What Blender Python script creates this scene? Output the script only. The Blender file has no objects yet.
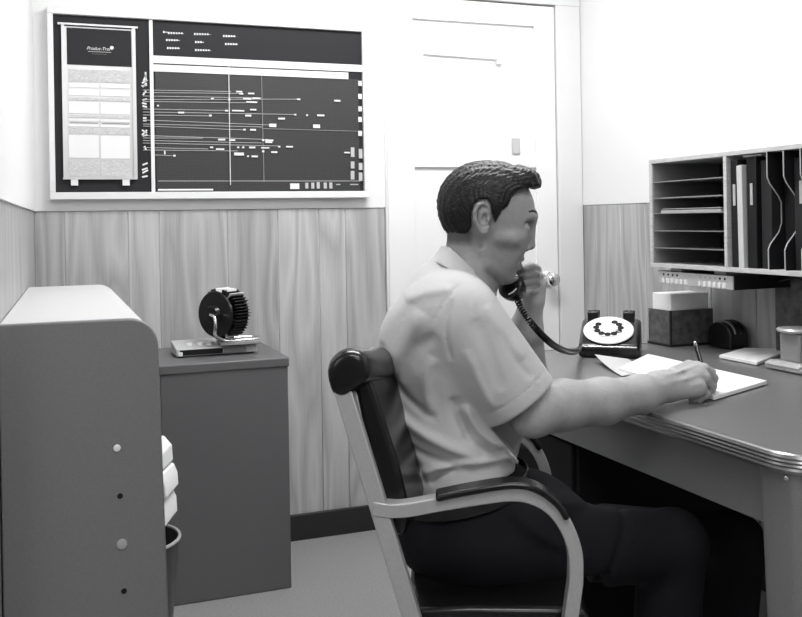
import bpy, bmesh, math, random
import numpy as np
from mathutils import Vector, Matrix
random.seed(7); rng = np.random.default_rng(5)
C = bpy.context.scene.collection

# ------------------------------------------------------------------ view frame
# the chair, the sitter and the camera share one direction: F = away from the camera, R = to its right
FOC, YAW, ROLL, H, CX, CY = 930.0, math.radians(20.7), math.radians(0.95), 1.17, 401.0, 221.0
F = Vector((math.sin(YAW), math.cos(YAW), 0)); R = Vector((math.cos(YAW), -math.sin(YAW), 0)); Z = Vector((0, 0, 1))
def uz(px, py, d):                       # lateral offset and height of a point at distance d
    u = (px-CX)/FOC; v = -(py-CY)/FOC; c, s = math.cos(ROLL), math.sin(ROLL)
    return (u*c+v*s)*d, H+(v*c-u*s)*d
def W(u, d, z): return R*u+F*d+Z*z
def P(px, py, d): u, z = uz(px, py, d); return W(u, d, z)
def on(px, py, x=None, y=None, z=None):  # measured point on one of the room's planes
    q = P(px, py, 1.0)-Z*H
    t = x/q.x if x is not None else y/q.y if y is not None else (z-H)/q.z
    return q*t+Z*H

# ------------------------------------------------------------------ materials
def newmat(name):
    m = bpy.data.materials.new(name); m.use_nodes = True
    return m, m.node_tree, m.node_tree.nodes['Principled BSDF']
def g(v, b=0.0): return (v, v, v*(1+b), 1)
def mat(name, v, rough=.5, metal=0, tint=0.0, noise=0, nscale=40, bump=0, bscale=200, spec=.5, coat=0, stretch=None):
    m, nt, b = newmat(name); N, L = nt.nodes, nt.links
    b.inputs['Base Color'].default_value = g(v, tint); b.inputs['Roughness'].default_value = rough
    b.inputs['Metallic'].default_value = metal; b.inputs['Specular IOR Level'].default_value = spec
    b.inputs['Coat Weight'].default_value = coat; b.inputs['Coat Roughness'].default_value = .1
    tc = N.new('ShaderNodeTexCoord'); src = tc.outputs['Object']
    if stretch:
        mp = N.new('ShaderNodeMapping'); mp.inputs['Scale'].default_value = stretch
        L.new(src, mp.inputs[0]); src = mp.outputs[0]
    if noise:
        n = N.new('ShaderNodeTexNoise'); n.inputs['Scale'].default_value = nscale; n.inputs['Detail'].default_value = 6
        r = N.new('ShaderNodeValToRGB'); r.color_ramp.elements[0].position = .3; r.color_ramp.elements[1].position = .7
        r.color_ramp.elements[0].color = g(v*(1-noise), tint); r.color_ramp.elements[1].color = g(v*(1+noise), tint)
        L.new(src, n.inputs['Vector']); L.new(n.outputs[0], r.inputs[0]); L.new(r.outputs[0], b.inputs['Base Color'])
    if bump:
        n = N.new('ShaderNodeTexNoise'); n.inputs['Scale'].default_value = bscale; n.inputs['Detail'].default_value = 4
        k = N.new('ShaderNodeBump'); k.inputs['Strength'].default_value = bump; k.inputs['Distance'].default_value = .002
        L.new(src, n.inputs['Vector']); L.new(n.outputs[0], k.inputs['Height']); L.new(k.outputs[0], b.inputs['Normal'])
    return m
def wood_panel(name, v, lo=.68, hi=1.10):
    m, nt, b = newmat(name); N, L = nt.nodes, nt.links
    tc = N.new('ShaderNodeTexCoord'); at = N.new('ShaderNodeAttribute'); at.attribute_name = 'tone'
    mp = N.new('ShaderNodeMapping'); mp.inputs['Scale'].default_value = (9, 9, 1.1)
    L.new(tc.outputs['Object'], mp.inputs[0])
    sp = N.new('ShaderNodeSeparateColor'); L.new(at.outputs['Color'], sp.inputs[0])
    cb = N.new('ShaderNodeCombineXYZ'); mu = N.new('ShaderNodeMath'); mu.operation = 'MULTIPLY'; mu.inputs[1].default_value = 40
    L.new(sp.outputs[1], mu.inputs[0]); L.new(mu.outputs[0], cb.inputs[0]); L.new(mu.outputs[0], cb.inputs[2])
    ad = N.new('ShaderNodeVectorMath'); ad.operation = 'ADD'; L.new(mp.outputs[0], ad.inputs[0]); L.new(cb.outputs[0], ad.inputs[1])
    # broad cathedral figure: contour bands of a smooth noise field
    n1 = N.new('ShaderNodeTexNoise'); n1.inputs['Scale'].default_value = .8; n1.inputs['Detail'].default_value = 2; n1.inputs['Roughness'].default_value = .4
    L.new(ad.outputs[0], n1.inputs['Vector'])
    m1 = N.new('ShaderNodeMath'); m1.operation = 'MULTIPLY'; m1.inputs[1].default_value = 16; L.new(n1.outputs[0], m1.inputs[0])
    m2 = N.new('ShaderNodeMath'); m2.operation = 'PINGPONG'; m2.inputs[1].default_value = 1; L.new(m1.outputs[0], m2.inputs[0])
    n2 = N.new('ShaderNodeTexNoise'); n2.inputs['Scale'].default_value = 9; n2.inputs['Detail'].default_value = 5
    mp2 = N.new('ShaderNodeMapping'); mp2.inputs['Scale'].default_value = (6, 6, .6); L.new(ad.outputs[0], mp2.inputs[0]); L.new(mp2.outputs[0], n2.inputs['Vector'])
    mx = N.new('ShaderNodeMix'); mx.inputs[0].default_value = .6; L.new(m2.outputs[0], mx.inputs[2]); L.new(n2.outputs[0], mx.inputs[3])
    r = N.new('ShaderNodeValToRGB'); r.color_ramp.elements[0].position = .2; r.color_ramp.elements[1].position = .72
    r.color_ramp.elements[0].color = g(v*lo); r.color_ramp.elements[1].color = g(v*hi)
    L.new(mx.outputs[0], r.inputs[0])
    mm = N.new('ShaderNodeMix'); mm.data_type = 'RGBA'; mm.blend_type = 'MULTIPLY'; mm.inputs[0].default_value = 1
    tg = N.new('ShaderNodeCombineColor'); [L.new(sp.outputs[0], tg.inputs[i]) for i in range(3)]
    L.new(r.outputs[0], mm.inputs[6]); L.new(tg.outputs[0], mm.inputs[7]); L.new(mm.outputs[2], b.inputs['Base Color'])
    b.inputs['Roughness'].default_value = .42
    return m
def grid_mat(name, v, sx, sz, line):
    m, nt, b = newmat(name); N, L = nt.nodes, nt.links
    tc = N.new('ShaderNodeTexCoord'); sp = N.new('ShaderNodeSeparateXYZ'); L.new(tc.outputs['Object'], sp.inputs[0])
    outs = []
    for i, s in ((0, sx), (2, sz)):
        a = N.new('ShaderNodeMath'); a.operation = 'MULTIPLY'; a.inputs[1].default_value = s; L.new(sp.outputs[i], a.inputs[0])
        f = N.new('ShaderNodeMath'); f.operation = 'FRACT'; L.new(a.outputs[0], f.inputs[0])
        c = N.new('ShaderNodeMath'); c.operation = 'LESS_THAN'; c.inputs[1].default_value = .35; L.new(f.outputs[0], c.inputs[0]); outs.append(c)
    mxx = N.new('ShaderNodeMath'); mxx.operation = 'MAXIMUM'; L.new(outs[0].outputs[0], mxx.inputs[0]); L.new(outs[1].outputs[0], mxx.inputs[1])
    r = N.new('ShaderNodeMix'); r.data_type = 'RGBA'; r.inputs[6].default_value = g(line); r.inputs[7].default_value = g(v)
    L.new(mxx.outputs[0], r.inputs[0]); L.new(r.outputs[2], b.inputs['Base Color']); b.inputs['Roughness'].default_value = .5
    return m
M = dict(
 plaster=mat('plaster', .80, .7, bump=.08, bscale=60), white_paint=mat('white_paint', .84, .45, bump=.05, bscale=30),
 casing=mat('casing_paint', .74, .4), panel=wood_panel('panelling', .50), ceiling=mat('ceiling', .8, .9),
 floor=mat('floor_tile', .27, .55, noise=.16, nscale=160, bump=.05, bscale=120), dark_base=mat('black_baseboard', .018, .35),
 frame=mat('board_frame', .8, .35), board=mat('board_dark', .022, .5, tint=.1, spec=.2, noise=.12, nscale=200), grid=grid_mat('board_grid', .022, 220, 160, .045),
 white=mat('white_card', .82, .6), paper=mat('paper', .83, .8), pale=mat('pale_card', .52, .6), greyline=mat('cord_grey', .3, .6),
 rows=mat('paper_rows', .58, .7, noise=.25, nscale=120, stretch=(1, 1, 6)), alu=mat('aluminium', .62, .3, .4),
 cab=mat('grey_enamel', .125, .38, tint=.03, noise=.05, nscale=300, bump=.04, bscale=300), console=mat('console_grey', .18, .42, tint=.02, noise=.06, nscale=300),
 console_top=mat('console_top', .62, .4), steel=mat('steel', .46, .36, .25, noise=.05, nscale=200), chrome=mat('chrome', .85, .12, 1),
 vinyl=mat('black_vinyl', .006, .25, tint=.1, bump=.1, bscale=120, spec=.35, coat=.15), black=mat('black_plastic', .006, .28, spec=.4, coat=.15), matblack=mat('matt_black', .010, .6, tint=.15, spec=.2),
 hole=mat('hole_black', .004, .9), desk_top=mat('linoleum', .15, .3, noise=.22, nscale=500), desk=mat('desk_enamel', .20, .42, noise=.1, nscale=350),
 edge=mat('desk_edge', .28, .28, .75), shirt=None, trouser=mat('trousers', .010, .85, tint=.25, spec=.15, bump=.3, bscale=500), skin=None, hair=None,
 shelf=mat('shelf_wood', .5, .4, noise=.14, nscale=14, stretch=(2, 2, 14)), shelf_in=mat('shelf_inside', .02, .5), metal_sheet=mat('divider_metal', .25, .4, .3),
 binder=mat('black_binder', .010, .42, tint=.1, spec=.25), binder_b=mat('dark_binder', .018, .45, tint=.1, spec=.25), tag=mat('spine_tag', .4, .5), boxgrey=mat('mottled_board', .085, .55, noise=.45, nscale=45),
 cards=mat('card_edges', .84, .7, noise=.1, nscale=300, stretch=(6, 6, .4)), grey_mid=mat('mid_grey', .25, .5), mottled=mat('mottled_panel', .085, .6, noise=.5, nscale=40),
 bin=mat('bin_enamel', .05, .4, tint=.05), belt=mat('belt_leather', .012, .35), dial=mat('dial_white', .78, .3), lip=None, lamp=None)
def emit(name, v, s):
    m, nt, b = newmat(name); b.inputs['Base Color'].default_value = g(v); b.inputs['Emission Color'].default_value = g(1); b.inputs['Emission Strength'].default_value = s
    return m
M['lamp'] = emit('lamp_diffuser', .8, 9)

# ------------------------------------------------------------------ object helpers
def tag(o, label=None, cat=None, group=None, kind=None):
    for k, v in (('label', label), ('category', cat), ('group', group), ('kind', kind)):
        if v: o[k] = v
    return o
def thing(name, loc, label, cat, group=None, kind=None):
    o = bpy.data.objects.new(name, None); C.objects.link(o); o.location = loc; o.empty_display_size = .05
    return tag(o, label, cat, group, kind)
def wpos(o):
    v = Vector((0, 0, 0))
    while o is not None: v = v+Vector(o.location); o = o.parent
    return v
class MB:
    def __init__(s): s.bm = bmesh.new()
    def box(s, x0, x1, y0, y1, z0, z1, M3=None):
        vs = [s.bm.verts.new((x, y, z)) for z in (z0, z1) for y in (y0, y1) for x in (x0, x1)]
        if M3 is not None:
            for v in vs: v.co = M3 @ v.co
        for f in ((0, 2, 3, 1), (4, 5, 7, 6), (0, 1, 5, 4), (2, 6, 7, 3), (0, 4, 6, 2), (1, 3, 7, 5)): s.bm.faces.new([vs[i] for i in f])
        return s
    def obox(s, c, ax, ay, az):           # centre and three half vectors
        vs = [s.bm.verts.new(Vector(c)+Vector(ax)*i+Vector(ay)*j+Vector(az)*k) for k in (-1, 1) for j in (-1, 1) for i in (-1, 1)]
        for f in ((0, 2, 3, 1), (4, 5, 7, 6), (0, 1, 5, 4), (2, 6, 7, 3), (0, 4, 6, 2), (1, 3, 7, 5)): s.bm.faces.new([vs[i] for i in f])
        return s
    def rings(s, rings, caps=True, closed=False):
        vr = [[s.bm.verts.new(p) for p in r] for r in rings]; n = len(vr[0])
        for a in range(len(vr)-(0 if closed else 1)):
            A, B = vr[a], vr[(a+1) % len(vr)]
            for i in range(n): s.bm.faces.new((A[i], A[(i+1) % n], B[(i+1) % n], B[i]))
        if caps and not closed: s.bm.faces.new(vr[0][::-1]); s.bm.faces.new(vr[-1])
        return s
    def tube(s, pts, r, seg=12, closed=False, caps=True, up=None):
        pts = [Vector(p) for p in pts]; n = len(pts); rr = r if isinstance(r, (list, tuple)) else [r]*n
        out = []; prev = None
        for i, p in enumerate(pts):
            t = (pts[(i+1) % n]-pts[i-1]) if closed else (pts[min(i+1, n-1)]-pts[max(i-1, 0)])
            t.normalize()
            if prev is None:
                a = Vector(up) if up else (Z if abs(t.z) < .9 else Vector((1, 0, 0)))
                prev = t.cross(a).normalized()
            nn = prev-t*prev.dot(t)
            if nn.length < 1e-6: nn = t.orthogonal()
            nn.normalize(); prev = nn; b = t.cross(nn)
            out.append([p+nn*math.cos(q)*rr[i]+b*math.sin(q)*rr[i] for q in (2*math.pi*k/seg for k in range(seg))])
        return s.rings(out, caps, closed)
    def cyl(s, p, q, r, r2=None, seg=24): return s.tube([p, q], [r, r if r2 is None else r2], seg)
    def prism(s, poly, vec):
        a = [s.bm.verts.new(p) for p in poly]; b = [s.bm.verts.new(Vector(p)+Vector(vec)) for p in poly]; n = len(a)
        s.bm.faces.new(a[::-1]); s.bm.faces.new(b)
        for i in range(n): s.bm.faces.new((a[i], a[(i+1) % n], b[(i+1) % n], b[i]))
        return s
    def lathe(s, c, ax, prof, seg=32):    # prof = (radius, distance along axis)
        ax = Vector(ax).normalized(); n = ax.orthogonal().normalized(); b = ax.cross(n)
        return s.rings([[Vector(c)+ax*h+(n*math.cos(q)+b*math.sin(q))*max(r, 1e-5) for q in (2*math.pi*k/seg for k in range(seg))] for r, h in prof])
    def ribbon(s, pts, wv, th):           # flat bar swept along pts, wv = full width vector, th = thickness
        pts = [Vector(p) for p in pts]; n = len(pts); wv = Vector(wv); out = []
        for i, p in enumerate(pts):
            t = (pts[min(i+1, n-1)]-pts[max(i-1, 0)]).normalized(); nn = t.cross(wv).normalized()*th/2
            out.append([p-wv/2-nn, p+wv/2-nn, p+wv/2+nn, p-wv/2+nn])
        return s.rings(out)
    def build(s, name, m, parent=None, bevel=0, smooth=False, origin=None, seg=2, angle=35):
        bmesh.ops.recalc_face_normals(s.bm, faces=s.bm.faces)
        if parent is not None: o0 = wpos(parent)
        elif origin is not None: o0 = Vector(origin)
        else:
            cs = [v.co for v in s.bm.verts]; o0 = Vector([(min(c[i] for c in cs)+max(c[i] for c in cs))/2 for i in range(2)]+[min(c.z for c in cs)])
        for v in s.bm.verts: v.co -= o0
        me = bpy.data.meshes.new(name); s.bm.to_mesh(me); s.bm.free()
        o = bpy.data.objects.new(name, me); C.objects.link(o); me.materials.append(M[m] if isinstance(m, str) else m)
        if parent is not None: o.parent = parent
        else: o.location = o0
        if bevel:
            b = o.modifiers.new('bevel', 'BEVEL'); b.width = bevel; b.segments = seg; b.limit_method = 'ANGLE'; b.angle_limit = math.radians(30)
        if smooth or bevel:
            me.polygons.foreach_set('use_smooth', [True]*len(me.polygons)); me.set_sharp_from_angle(angle=math.radians(angle))
        return o
def struct(o): return tag(o, kind='structure')
def spline(pts, n=8):                     # Catmull-Rom
    pts = [Vector(p) for p in pts]; out = []
    for i in range(len(pts)-1):
        a, b, c, d = pts[max(i-1, 0)], pts[i], pts[i+1], pts[min(i+2, len(pts)-1)]
        for k in range(n):
            t = k/n; out.append(.5*((2*b)+(c-a)*t+(2*a-5*b+4*c-d)*t*t+(3*b-a-3*c+d)*t**3))
    return out+[pts[-1]]
def text_mesh(body, size, m, parent, loc, rot, name='lettering', ext=.0004, shear=0, align='LEFT'):
    cu = bpy.data.curves.new(name, 'FONT'); cu.body = body; cu.size = size; cu.extrude = ext; cu.shear = shear; cu.align_x = align
    t = bpy.data.objects.new(name, cu); C.objects.link(t); bpy.context.view_layer.update()
    me = bpy.data.meshes.new_from_object(t.evaluated_get(bpy.context.evaluated_depsgraph_get())); bpy.data.objects.remove(t)
    me.transform(rot.to_4x4()); me.transform(Matrix.Translation(Vector(loc)-wpos(parent)))
    o = bpy.data.objects.new(name, me); C.objects.link(o); o.parent = parent; me.materials.clear(); me.materials.append(M[m]); return o
ROTW = Matrix.Rotation(math.pi/2, 3, 'X')   # lettering that stands on a wall facing -Y

# ================================================================== ROOM
YB, XR, CEIL = 3.36, 2.08, 2.62
XL = lambda y: -.049-.026*(YB-y)           # left wall runs very slightly out of square
PZ = 1.222                                 # top of the panelling
struct(MB().box(-3.2, 3.2, -2.6, 4.0, -.05, 0).build('floor', 'floor'))
struct(MB().box(-3.2, 3.2, -2.6, 4.0, CEIL, CEIL+.05).build('ceiling', 'ceiling'))
# back wall: plaster above, plank panelling below
wb = MB(); wb.box(-.3, 1.20, YB, YB+.1, 0, CEIL); wb.box(1.20, 2.3, YB+.02, YB+.1, 0, CEIL); wb = struct(wb.build('wall_back', 'plaster'))
MB().box(XL(YB), 1.203, YB-.010, YB+.002, PZ+.001, CEIL).build('upper_wall', 'plaster', wb)
def boards(name, edges, mk, m='panel', parent=None, tones=None):
    b = MB(); bm = b.bm; lay = bm.loops.layers.float_color.new('tone')
    for i, (a, c) in enumerate(zip(edges[:-1], edges[1:])):
        t = (tones[i] if tones else random.uniform(.86, 1.06)); off = random.random()
        n0 = len(bm.faces); mk(b, a, c); bm.faces.ensure_lookup_table()
        for f in bm.faces[n0:]:
            for l in f.loops: l[lay] = (t, off, 0, 1)
    return b.build(name, m, parent, bevel=.0016, seg=1)
gb = [XL(YB), .047, .254, .359, .598, .783, .939, 1.042, 1.202]
boards('panelling', gb, lambda b, a, c: b.box(a+.0014, c-.0014, YB-.006, YB+.004, .0, PZ), parent=wb, tones=[.9, .98, 1.03, .93, .84, 1.02, 1.0, .93])
MB().box(-.04, 1.205, YB-.02, YB-.004, 0, .095).build('skirting', 'dark_base', wb, bevel=.003)
# right wall
wr = struct(MB().box(XR+.006, XR+.12, -2.6, YB+.1, 0, CEIL).build('wall_right', 'plaster'))
MB().box(XR-.006, XR+.01, -2.6, YB+.02, PZ+.001, CEIL).build('upper_wall', 'plaster', wr)
re = [YB+.02]+[on(px, 330, x=XR).y for px in (599, 623, 648, 670, 692.5, 712.5, 757.5)]+[2.1, 1.9, 1.78, 1.5, 1.3, 1.0, .8, .4]
boards('panelling', re, lambda b, a, c: b.box(XR-.004, XR+.008, c+.0014, a-.0014, 0, PZ), parent=wr, tones=[.86, .9, .88]+[random.uniform(.84, 1) for _ in range(12)])
struct(MB().box(XR-.022, XR-.004, -2.6, YB, 0, .095).build('baseboard_right', 'dark_base', bevel=.003))
dp = MB().box(XR-.03, XR-.004, on(802, 320, x=XR).y-.25, on(783, 320, x=XR).y, .76, 1.19).build('trim_2', 'mottled', bevel=.003); struct(dp)
# left wall (short stretch beside the teletype stand)
wl = MB(); p = [(XL(YB), YB+.05), (XL(1.7), 1.7), (XL(1.7)-.1, 1.7), (XL(YB)-.1, YB+.05)]
wl = struct(wl.prism([Vector((x-.008, y, 0)) for x, y in p], (0, 0, CEIL)).build('wall_left', 'plaster'))
MB().prism([Vector(v) for v in ((XL(YB)-.01, YB, PZ), (XL(1.7)-.01, 1.7, PZ), (XL(1.7)+.008, 1.7, PZ), (XL(YB)+.008, YB, PZ))], (0, 0, CEIL-PZ)).build('upper_wall', 'plaster', wl)
le = [YB-.006, 3.12, 2.9, 2.62, 2.5, 2.2, 2.0, 1.7]
boards('panelling', le, lambda b, a, c: b.prism([Vector((XL(a)-.01, a-.0006, 0)), Vector((XL(c)-.01, c+.0006, 0)), Vector((XL(c)+.002, c+.0006, 0)), Vector((XL(a)+.002, a-.0006, 0))], (0, 0, PZ)), parent=wl, tones=[.82]*7)
# far room walls, off camera
struct(MB().box(-3.2, -3.1, -2.6, 4.0, 0, CEIL).build('wall_far_left', 'plaster'))
struct(MB().box(-3.2, -.15, 3.9, 4.0, 0, CEIL).build('wall_far_back', 'plaster'))
struct(MB().box(-3.2, 2.1, -2.7, -2.6, 0, CEIL).build('wall_front', 'plaster'))
# ---- door
DL, DR = 1.216, 1.955
d1 = thing('door_1', (DL, YB+.02, 0), None, None, kind='structure')
z0, z1, z2, z3 = 1.955, 1.408, 1.375, .20
pl, pr_ = 1.328, 1.863
b = MB(); yf, yk = YB-.006, YB+.018
b.box(DL, pl, yf, yk, .01, 2.04); b.box(pr_, DR, yf, yk, .01, 2.04); b.box(pl, pr_, yf, yk, z0, 2.04); b.box(pl, pr_, yf, yk, z1-.03, z1); b.box(pl, pr_, yf, yk, .01, z3)
b.build('door_frame', 'white_paint', d1, bevel=.0015)
MB().box(pl, pr_, yf+.012, yk, z1, z0).build('upper_panel', 'white_paint', d1)
MB().box(pl, pr_, yf+.012, yk, z3, z1-.03).build('lower_panel', 'white_paint', d1)
k0 = on(547, 279, y=yf)
b = MB().lathe(k0, (0, -1, 0), [(0, 0), (.031, 0), (.031, .004), (.024, .009), (.011, .012), (0, .012)], 32); ro = b.build('rosette', 'chrome', d1, smooth=True)
MB().lathe(k0, (0, -1, 0), [(.009, .01), (.009, .03), (.016, .034), (.026, .042), (.0285, .052), (.026, .062), (.017, .068), (0, .069)], 32).build('knob', 'chrome', d1, smooth=True)
q = on(517, 146, y=yf); MB().box(q.x-.018, q.x+.016, yf+.002, yf+.014, q.z-.032, q.z+.032).build('latch_plate', 'pale', d1, bevel=.003)
q1, q2 = on(424, 53.5, y=yf), on(498, 59, y=yf)
MB().tube([Vector((q1.x, yf+.004, q1.z)), Vector((q2.x, yf+.004, q2.z))], .0035, 8).build('curtain_rod', 'white', d1, smooth=True)
MB().box(q2.x-.006, q2.x+.014, yf-.006, yf+.012, q2.z-.022, q2.z+.006).build('rod_bracket', 'white', d1, bevel=.002)
struct(MB().box(1.203, DL-.004, YB-.016, YB+.02, 0, 2.10).build('trim_3', 'casing', bevel=.002))
struct(MB().box(DR+.004, XR-.008, YB-.016, YB+.02, 0, 2.10).build('trim_4', 'casing', bevel=.002))
struct(MB().box(1.203, XR-.008, YB-.018, YB+.02, 2.046, 2.12).build('trim_5', 'casing', bevel=.002))

# ================================================================== PLANNING BOARD
BY = YB-.030
pb = thing('planning_board', (.575, YB-.01, 1.26), 'long black wall planning board in a white frame above the wood panelling', 'board')
def bx(px, py): v = on(px, py, y=BY); return v.x, v.z
xl, xr, zt, zb = .021, 1.110, 1.884, 1.285
MB().box(xl-.004, xr+.004, BY, YB-.010, zb-.004, zt+.004).build('backing', 'board', pb)
b = MB(); fw = .019
b.box(xl-fw, xr+fw, BY-.014, YB-.010, zt, zt+fw+.006); b.box(xl-fw, xr+fw, BY-.014, YB-.010, zb-.025, zb); b.box(xl-fw, xl, BY-.014, YB-.010, zb, zt); b.box(xr, xr+fw*.8, BY-.014, YB-.010, zb, zt)
b.build('frame', 'frame', pb, bevel=.002)
def plate(nm, m, px0, py0, px1, py1, t=.003, par=None, y=BY, bev=0):   # px corners: left-top, right-bottom on the board
    a, c = on(px0, py0, y=y), on(px1, py1, y=y)
    return MB().box(a.x, c.x, y-t, y+.0005, c.z, a.z).build(nm, m, par or pb, bevel=bev)
dv = bx(152, 110)[0]
MB().box(dv-.006, dv+.006, BY-.007, BY, zb, zt).build('divider_strip', 'white', pb)
# sheet holder on the left
sh = thing('card_sheet_rack', (.17, BY-.002, 1.30), 'tall narrow rack of white lined cards hung at the left end of the black board', 'rack')
def spl(nm, m, x0, y0, x1, y1, t, y=BY-.004): return plate(nm, m, x0, y0, x1, y1, t, sh, y)
spl('backplate', 'alu', 63, 26, 136, 178, .003, BY-.001)
spl('rail', 'alu', 61, 24, 66.5, 178, .008); spl('rail', 'alu', 131.5, 28, 137.5, 179, .008)
spl('top_bar', 'alu', 57.5, 24.5, 137.5, 27.2, .010)
hd = spl('header', 'board', 66.5, 27.5, 131.5, 67, .003)
for y0, y1, m in ((69, 82.5, 'rows'), (83, 88, 'paper'), (89, 96, 'paper'), (97, 101, 'rows'), (102, 114, 'paper'), (115, 118, 'rows'), (118.5, 121.5, 'paper'), (124, 127, 'paper'), (127.5, 134, 'rows'), (135, 158, 'paper'), (159, 176, 'rows')):
    spl('card_row', m, 68.5, y0, 99, y1, .003); spl('card_row', m, 100.5, y0+.8, 130, y1+.8, .003)
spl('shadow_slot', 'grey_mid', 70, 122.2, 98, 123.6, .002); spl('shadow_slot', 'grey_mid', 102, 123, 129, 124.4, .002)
spl('lower_bar', 'alu', 63, 177.5, 137, 179.5, .009)
for x in (74.5, 126): spl('clip', 'white', x-3.6, 179, x+3.6, 185.5, .008)
q = on(86.5, 49.5, y=BY-.0075); text_mesh('Produc-Trol', .0152, 'white', sh, (q.x, BY-.0076, q.z), ROTW, 'logo_lettering', shear=.35)
q = on(111.8, 47.8, y=BY-.0075); MB().lathe((q.x, BY-.0072, q.z), (0, -1, 0), [(0, 0), (.0062, 0), (.0062, .0012), (0, .0012)], 20).build('logo_disc', 'white', sh)
spl('small_print', 'pale', 88, 51.6, 111, 52.2, .0006, BY-.0072); spl('small_print', 'pale', 92, 53.8, 107, 54.4, .0006, BY-.0072)
# hand-lettered tabs in the dark strip
strokes = [(146, 75, 143.5, 81), (145.5, 72, 146, 82), (142, 83, 147.5, 80), (142.5, 87, 146.5, 83), (147, 85, 141.5, 86), (143, 95, 146, 91), (142.5, 100, 147, 99), (146.5, 104, 142, 103), (142.5, 106, 147, 107), (143, 118, 146.5, 118), (143, 120.5, 146.5, 120.5), (142, 130, 147, 133), (147, 130, 142, 135), (142.5, 136, 147.5, 135), (144.5, 146, 146, 150), (142.5, 165, 147.5, 163), (147.5, 168, 142, 170), (142.5, 173, 148, 170), (147.5, 176, 142, 177)]
for a, c, e, f in strokes:
    A, B_ = on(a, c, y=BY-.001), on(e, f, y=BY-.001); t = (B_-A).normalized(); n = Vector((-t.z, 0, t.x))*.0028
    MB().obox((A+B_)/2, (B_-A)/2, (0, .0015, 0), n).build('name_tab', 'white', pb)
# right hand board: white bars, dotted field
plate('peg_field', 'grid', 155, 71, 360, 190.8, .002)
def bar(nm, m, x0, y0, x1, y1, t=.004, y=BY-.0015): return plate(nm, m, x0, y0, x1, y1, t, pb, y)
zz = lambda px, py: on(px, py, y=BY).z
MB().box(dv+.005, xr, BY-.006, BY, zz(155, 63.2), zz(155, 55.8)).build('scale_bar', 'white', pb)
MB().box(dv+.005, xr-.055, BY-.006, BY, zz(155, 71.6), zz(155, 64.6)).build('scale_bar', 'white', pb)
for x, y, w in ((163, 31.5, 5), (168, 32.5, 16), (166, 39.5, 14), (167, 47.5, 13), (194, 33.5, 17), (195, 41.5, 9), (195, 49.5, 16), (223, 35.5, 13), (225, 43.5, 13)):
    bar('caption_strip', 'pale', x, y, x+w, y+1.3, .001)
    for j in range(int(w/2.6)): bar('caption_strip', 'white', x+j*2.6, y-.5+.1*j, x+j*2.6+1.5, y+1.6, .0016)
lines = [(143, 90, 231, 91.5), (143, 92.5, 243, 93.5), (143, 96, 262, 98), (143, 99.5, 299, 99.2), (143, 101.5, 257, 103), (143, 109, 226, 110.5), (143, 112, 294, 114.5), (143, 115, 210, 116), (143, 120, 270, 125), (143, 124, 262, 127), (143, 126, 245, 130), (143, 135.5, 268, 139.5), (143, 138, 203, 138.2), (143, 140.5, 262, 143), (143, 143, 280, 146), (143, 147.5, 208, 149), (143, 150, 238, 151), (155, 155, 172, 155.8)]
for x0, y0, x1, y1 in lines:
    A, B_ = on(x0, y0, y=BY-.004), on(x1, y1, y=BY-.004); MB().tube([A, B_], .0011, 5).build('cord', 'pale', pb)
marks = [(236, 91, 6, 1.6), (239, 93.2, 4, 1.4), (248, 92.8, 6, 1.6), (228, 98.6, 2, 2), (211, 98, 2.6, 1.6), (243, 98.2, 8, 1.6), (246, 101.4, 11, 1.6), (252, 97.6, 8, 1.6), (297, 98.6, 3, 1.6), (334, 100, 6, 1.8), (250, 109, 6, 1.6), (232, 110, 12, 1.6), (225, 110, 3, 1.6), (245, 114.8, 6, 1.8), (178, 111.8, 6, 1.8), (157, 105, 1.6, 1.6), (209, 114.6, 2.4, 2), (294, 114, 2, 1.6), (306, 114.5, 1.6, 1.6), (317, 114.6, 7, 1.8), (278, 117.8, 6.6, 1.8), (269, 123.8, 7, 3.4), (313, 124.6, 6.6, 3.6), (243, 129, 2.4, 1.6), (250, 129, 5.6, 1.8), (262, 139.4, 2, 1.6), (265, 139.6, 8, 1.6), (265, 141.4, 7, 1.6), (218, 138.8, 7, 1.8), (229, 139.3, 6, 1.6), (286, 146, 6.6, 1.6), (278, 146, 2, 1.6), (210, 146.6, 3, 1.6), (216, 148.4, 8, 1.6), (261, 147.2, 8, 1.4), (237, 146.6, 2, 1.6), (242, 146.6, 2, 1.6), (249, 146.6, 6, 1.8), (271, 151.4, 6, 1.6), (234, 152.6, 9.6, 3), (247, 155.6, 1.6, 1.6), (251.5, 155.6, 6, 1.8), (262, 150.4, 2, 2), (164, 151, 1.4, 3.4), (173, 155, 2.4, 1.6), (344, 152, 5.6, 1.4)]
for x, y, w, h in marks: bar('marker_tag', 'white', x, y, x+w, y+h, .006)
for y, w in ((81, 5), (94, 5), (106.5, 5), (117, 5), (131, 5)): bar('index_tab', 'white', 358, y, 361.5, y+w, .005)
for x in (350.5, 358.5):
    for y, h in ((147.5, 9.5), (161.5, 7), (171, 8.5)):
        if x > 355: y += 1.5
        bar('index_tab', 'pale', x, y, x+3.6, y+h, .005)
bar('marker_tag', 'white', 290, 183.5, 299, 189, .005)
for x in (305, 311, 316.5, 323.5, 329): bar('marker_tag', 'pale', x, 182+random.random(), x+3, 188.5, .005)
bar('marker_tag', 'pale', 336, 184, 340, 185, .004); bar('marker_tag', 'pale', 350, 184, 358, 185, .004)
bar('lower_rule', 'white', 158, 189, 213, 190.4, .003); bar('lower_rule', 'greyline', 158, 180.5, 360, 181.4, .001)
A, B_ = on(228.6, 65, y=BY-.008), on(230.5, 185, y=BY-.008); MB().tube([A, B_], .0016, 6).build('date_cord', 'white', pb)
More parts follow.
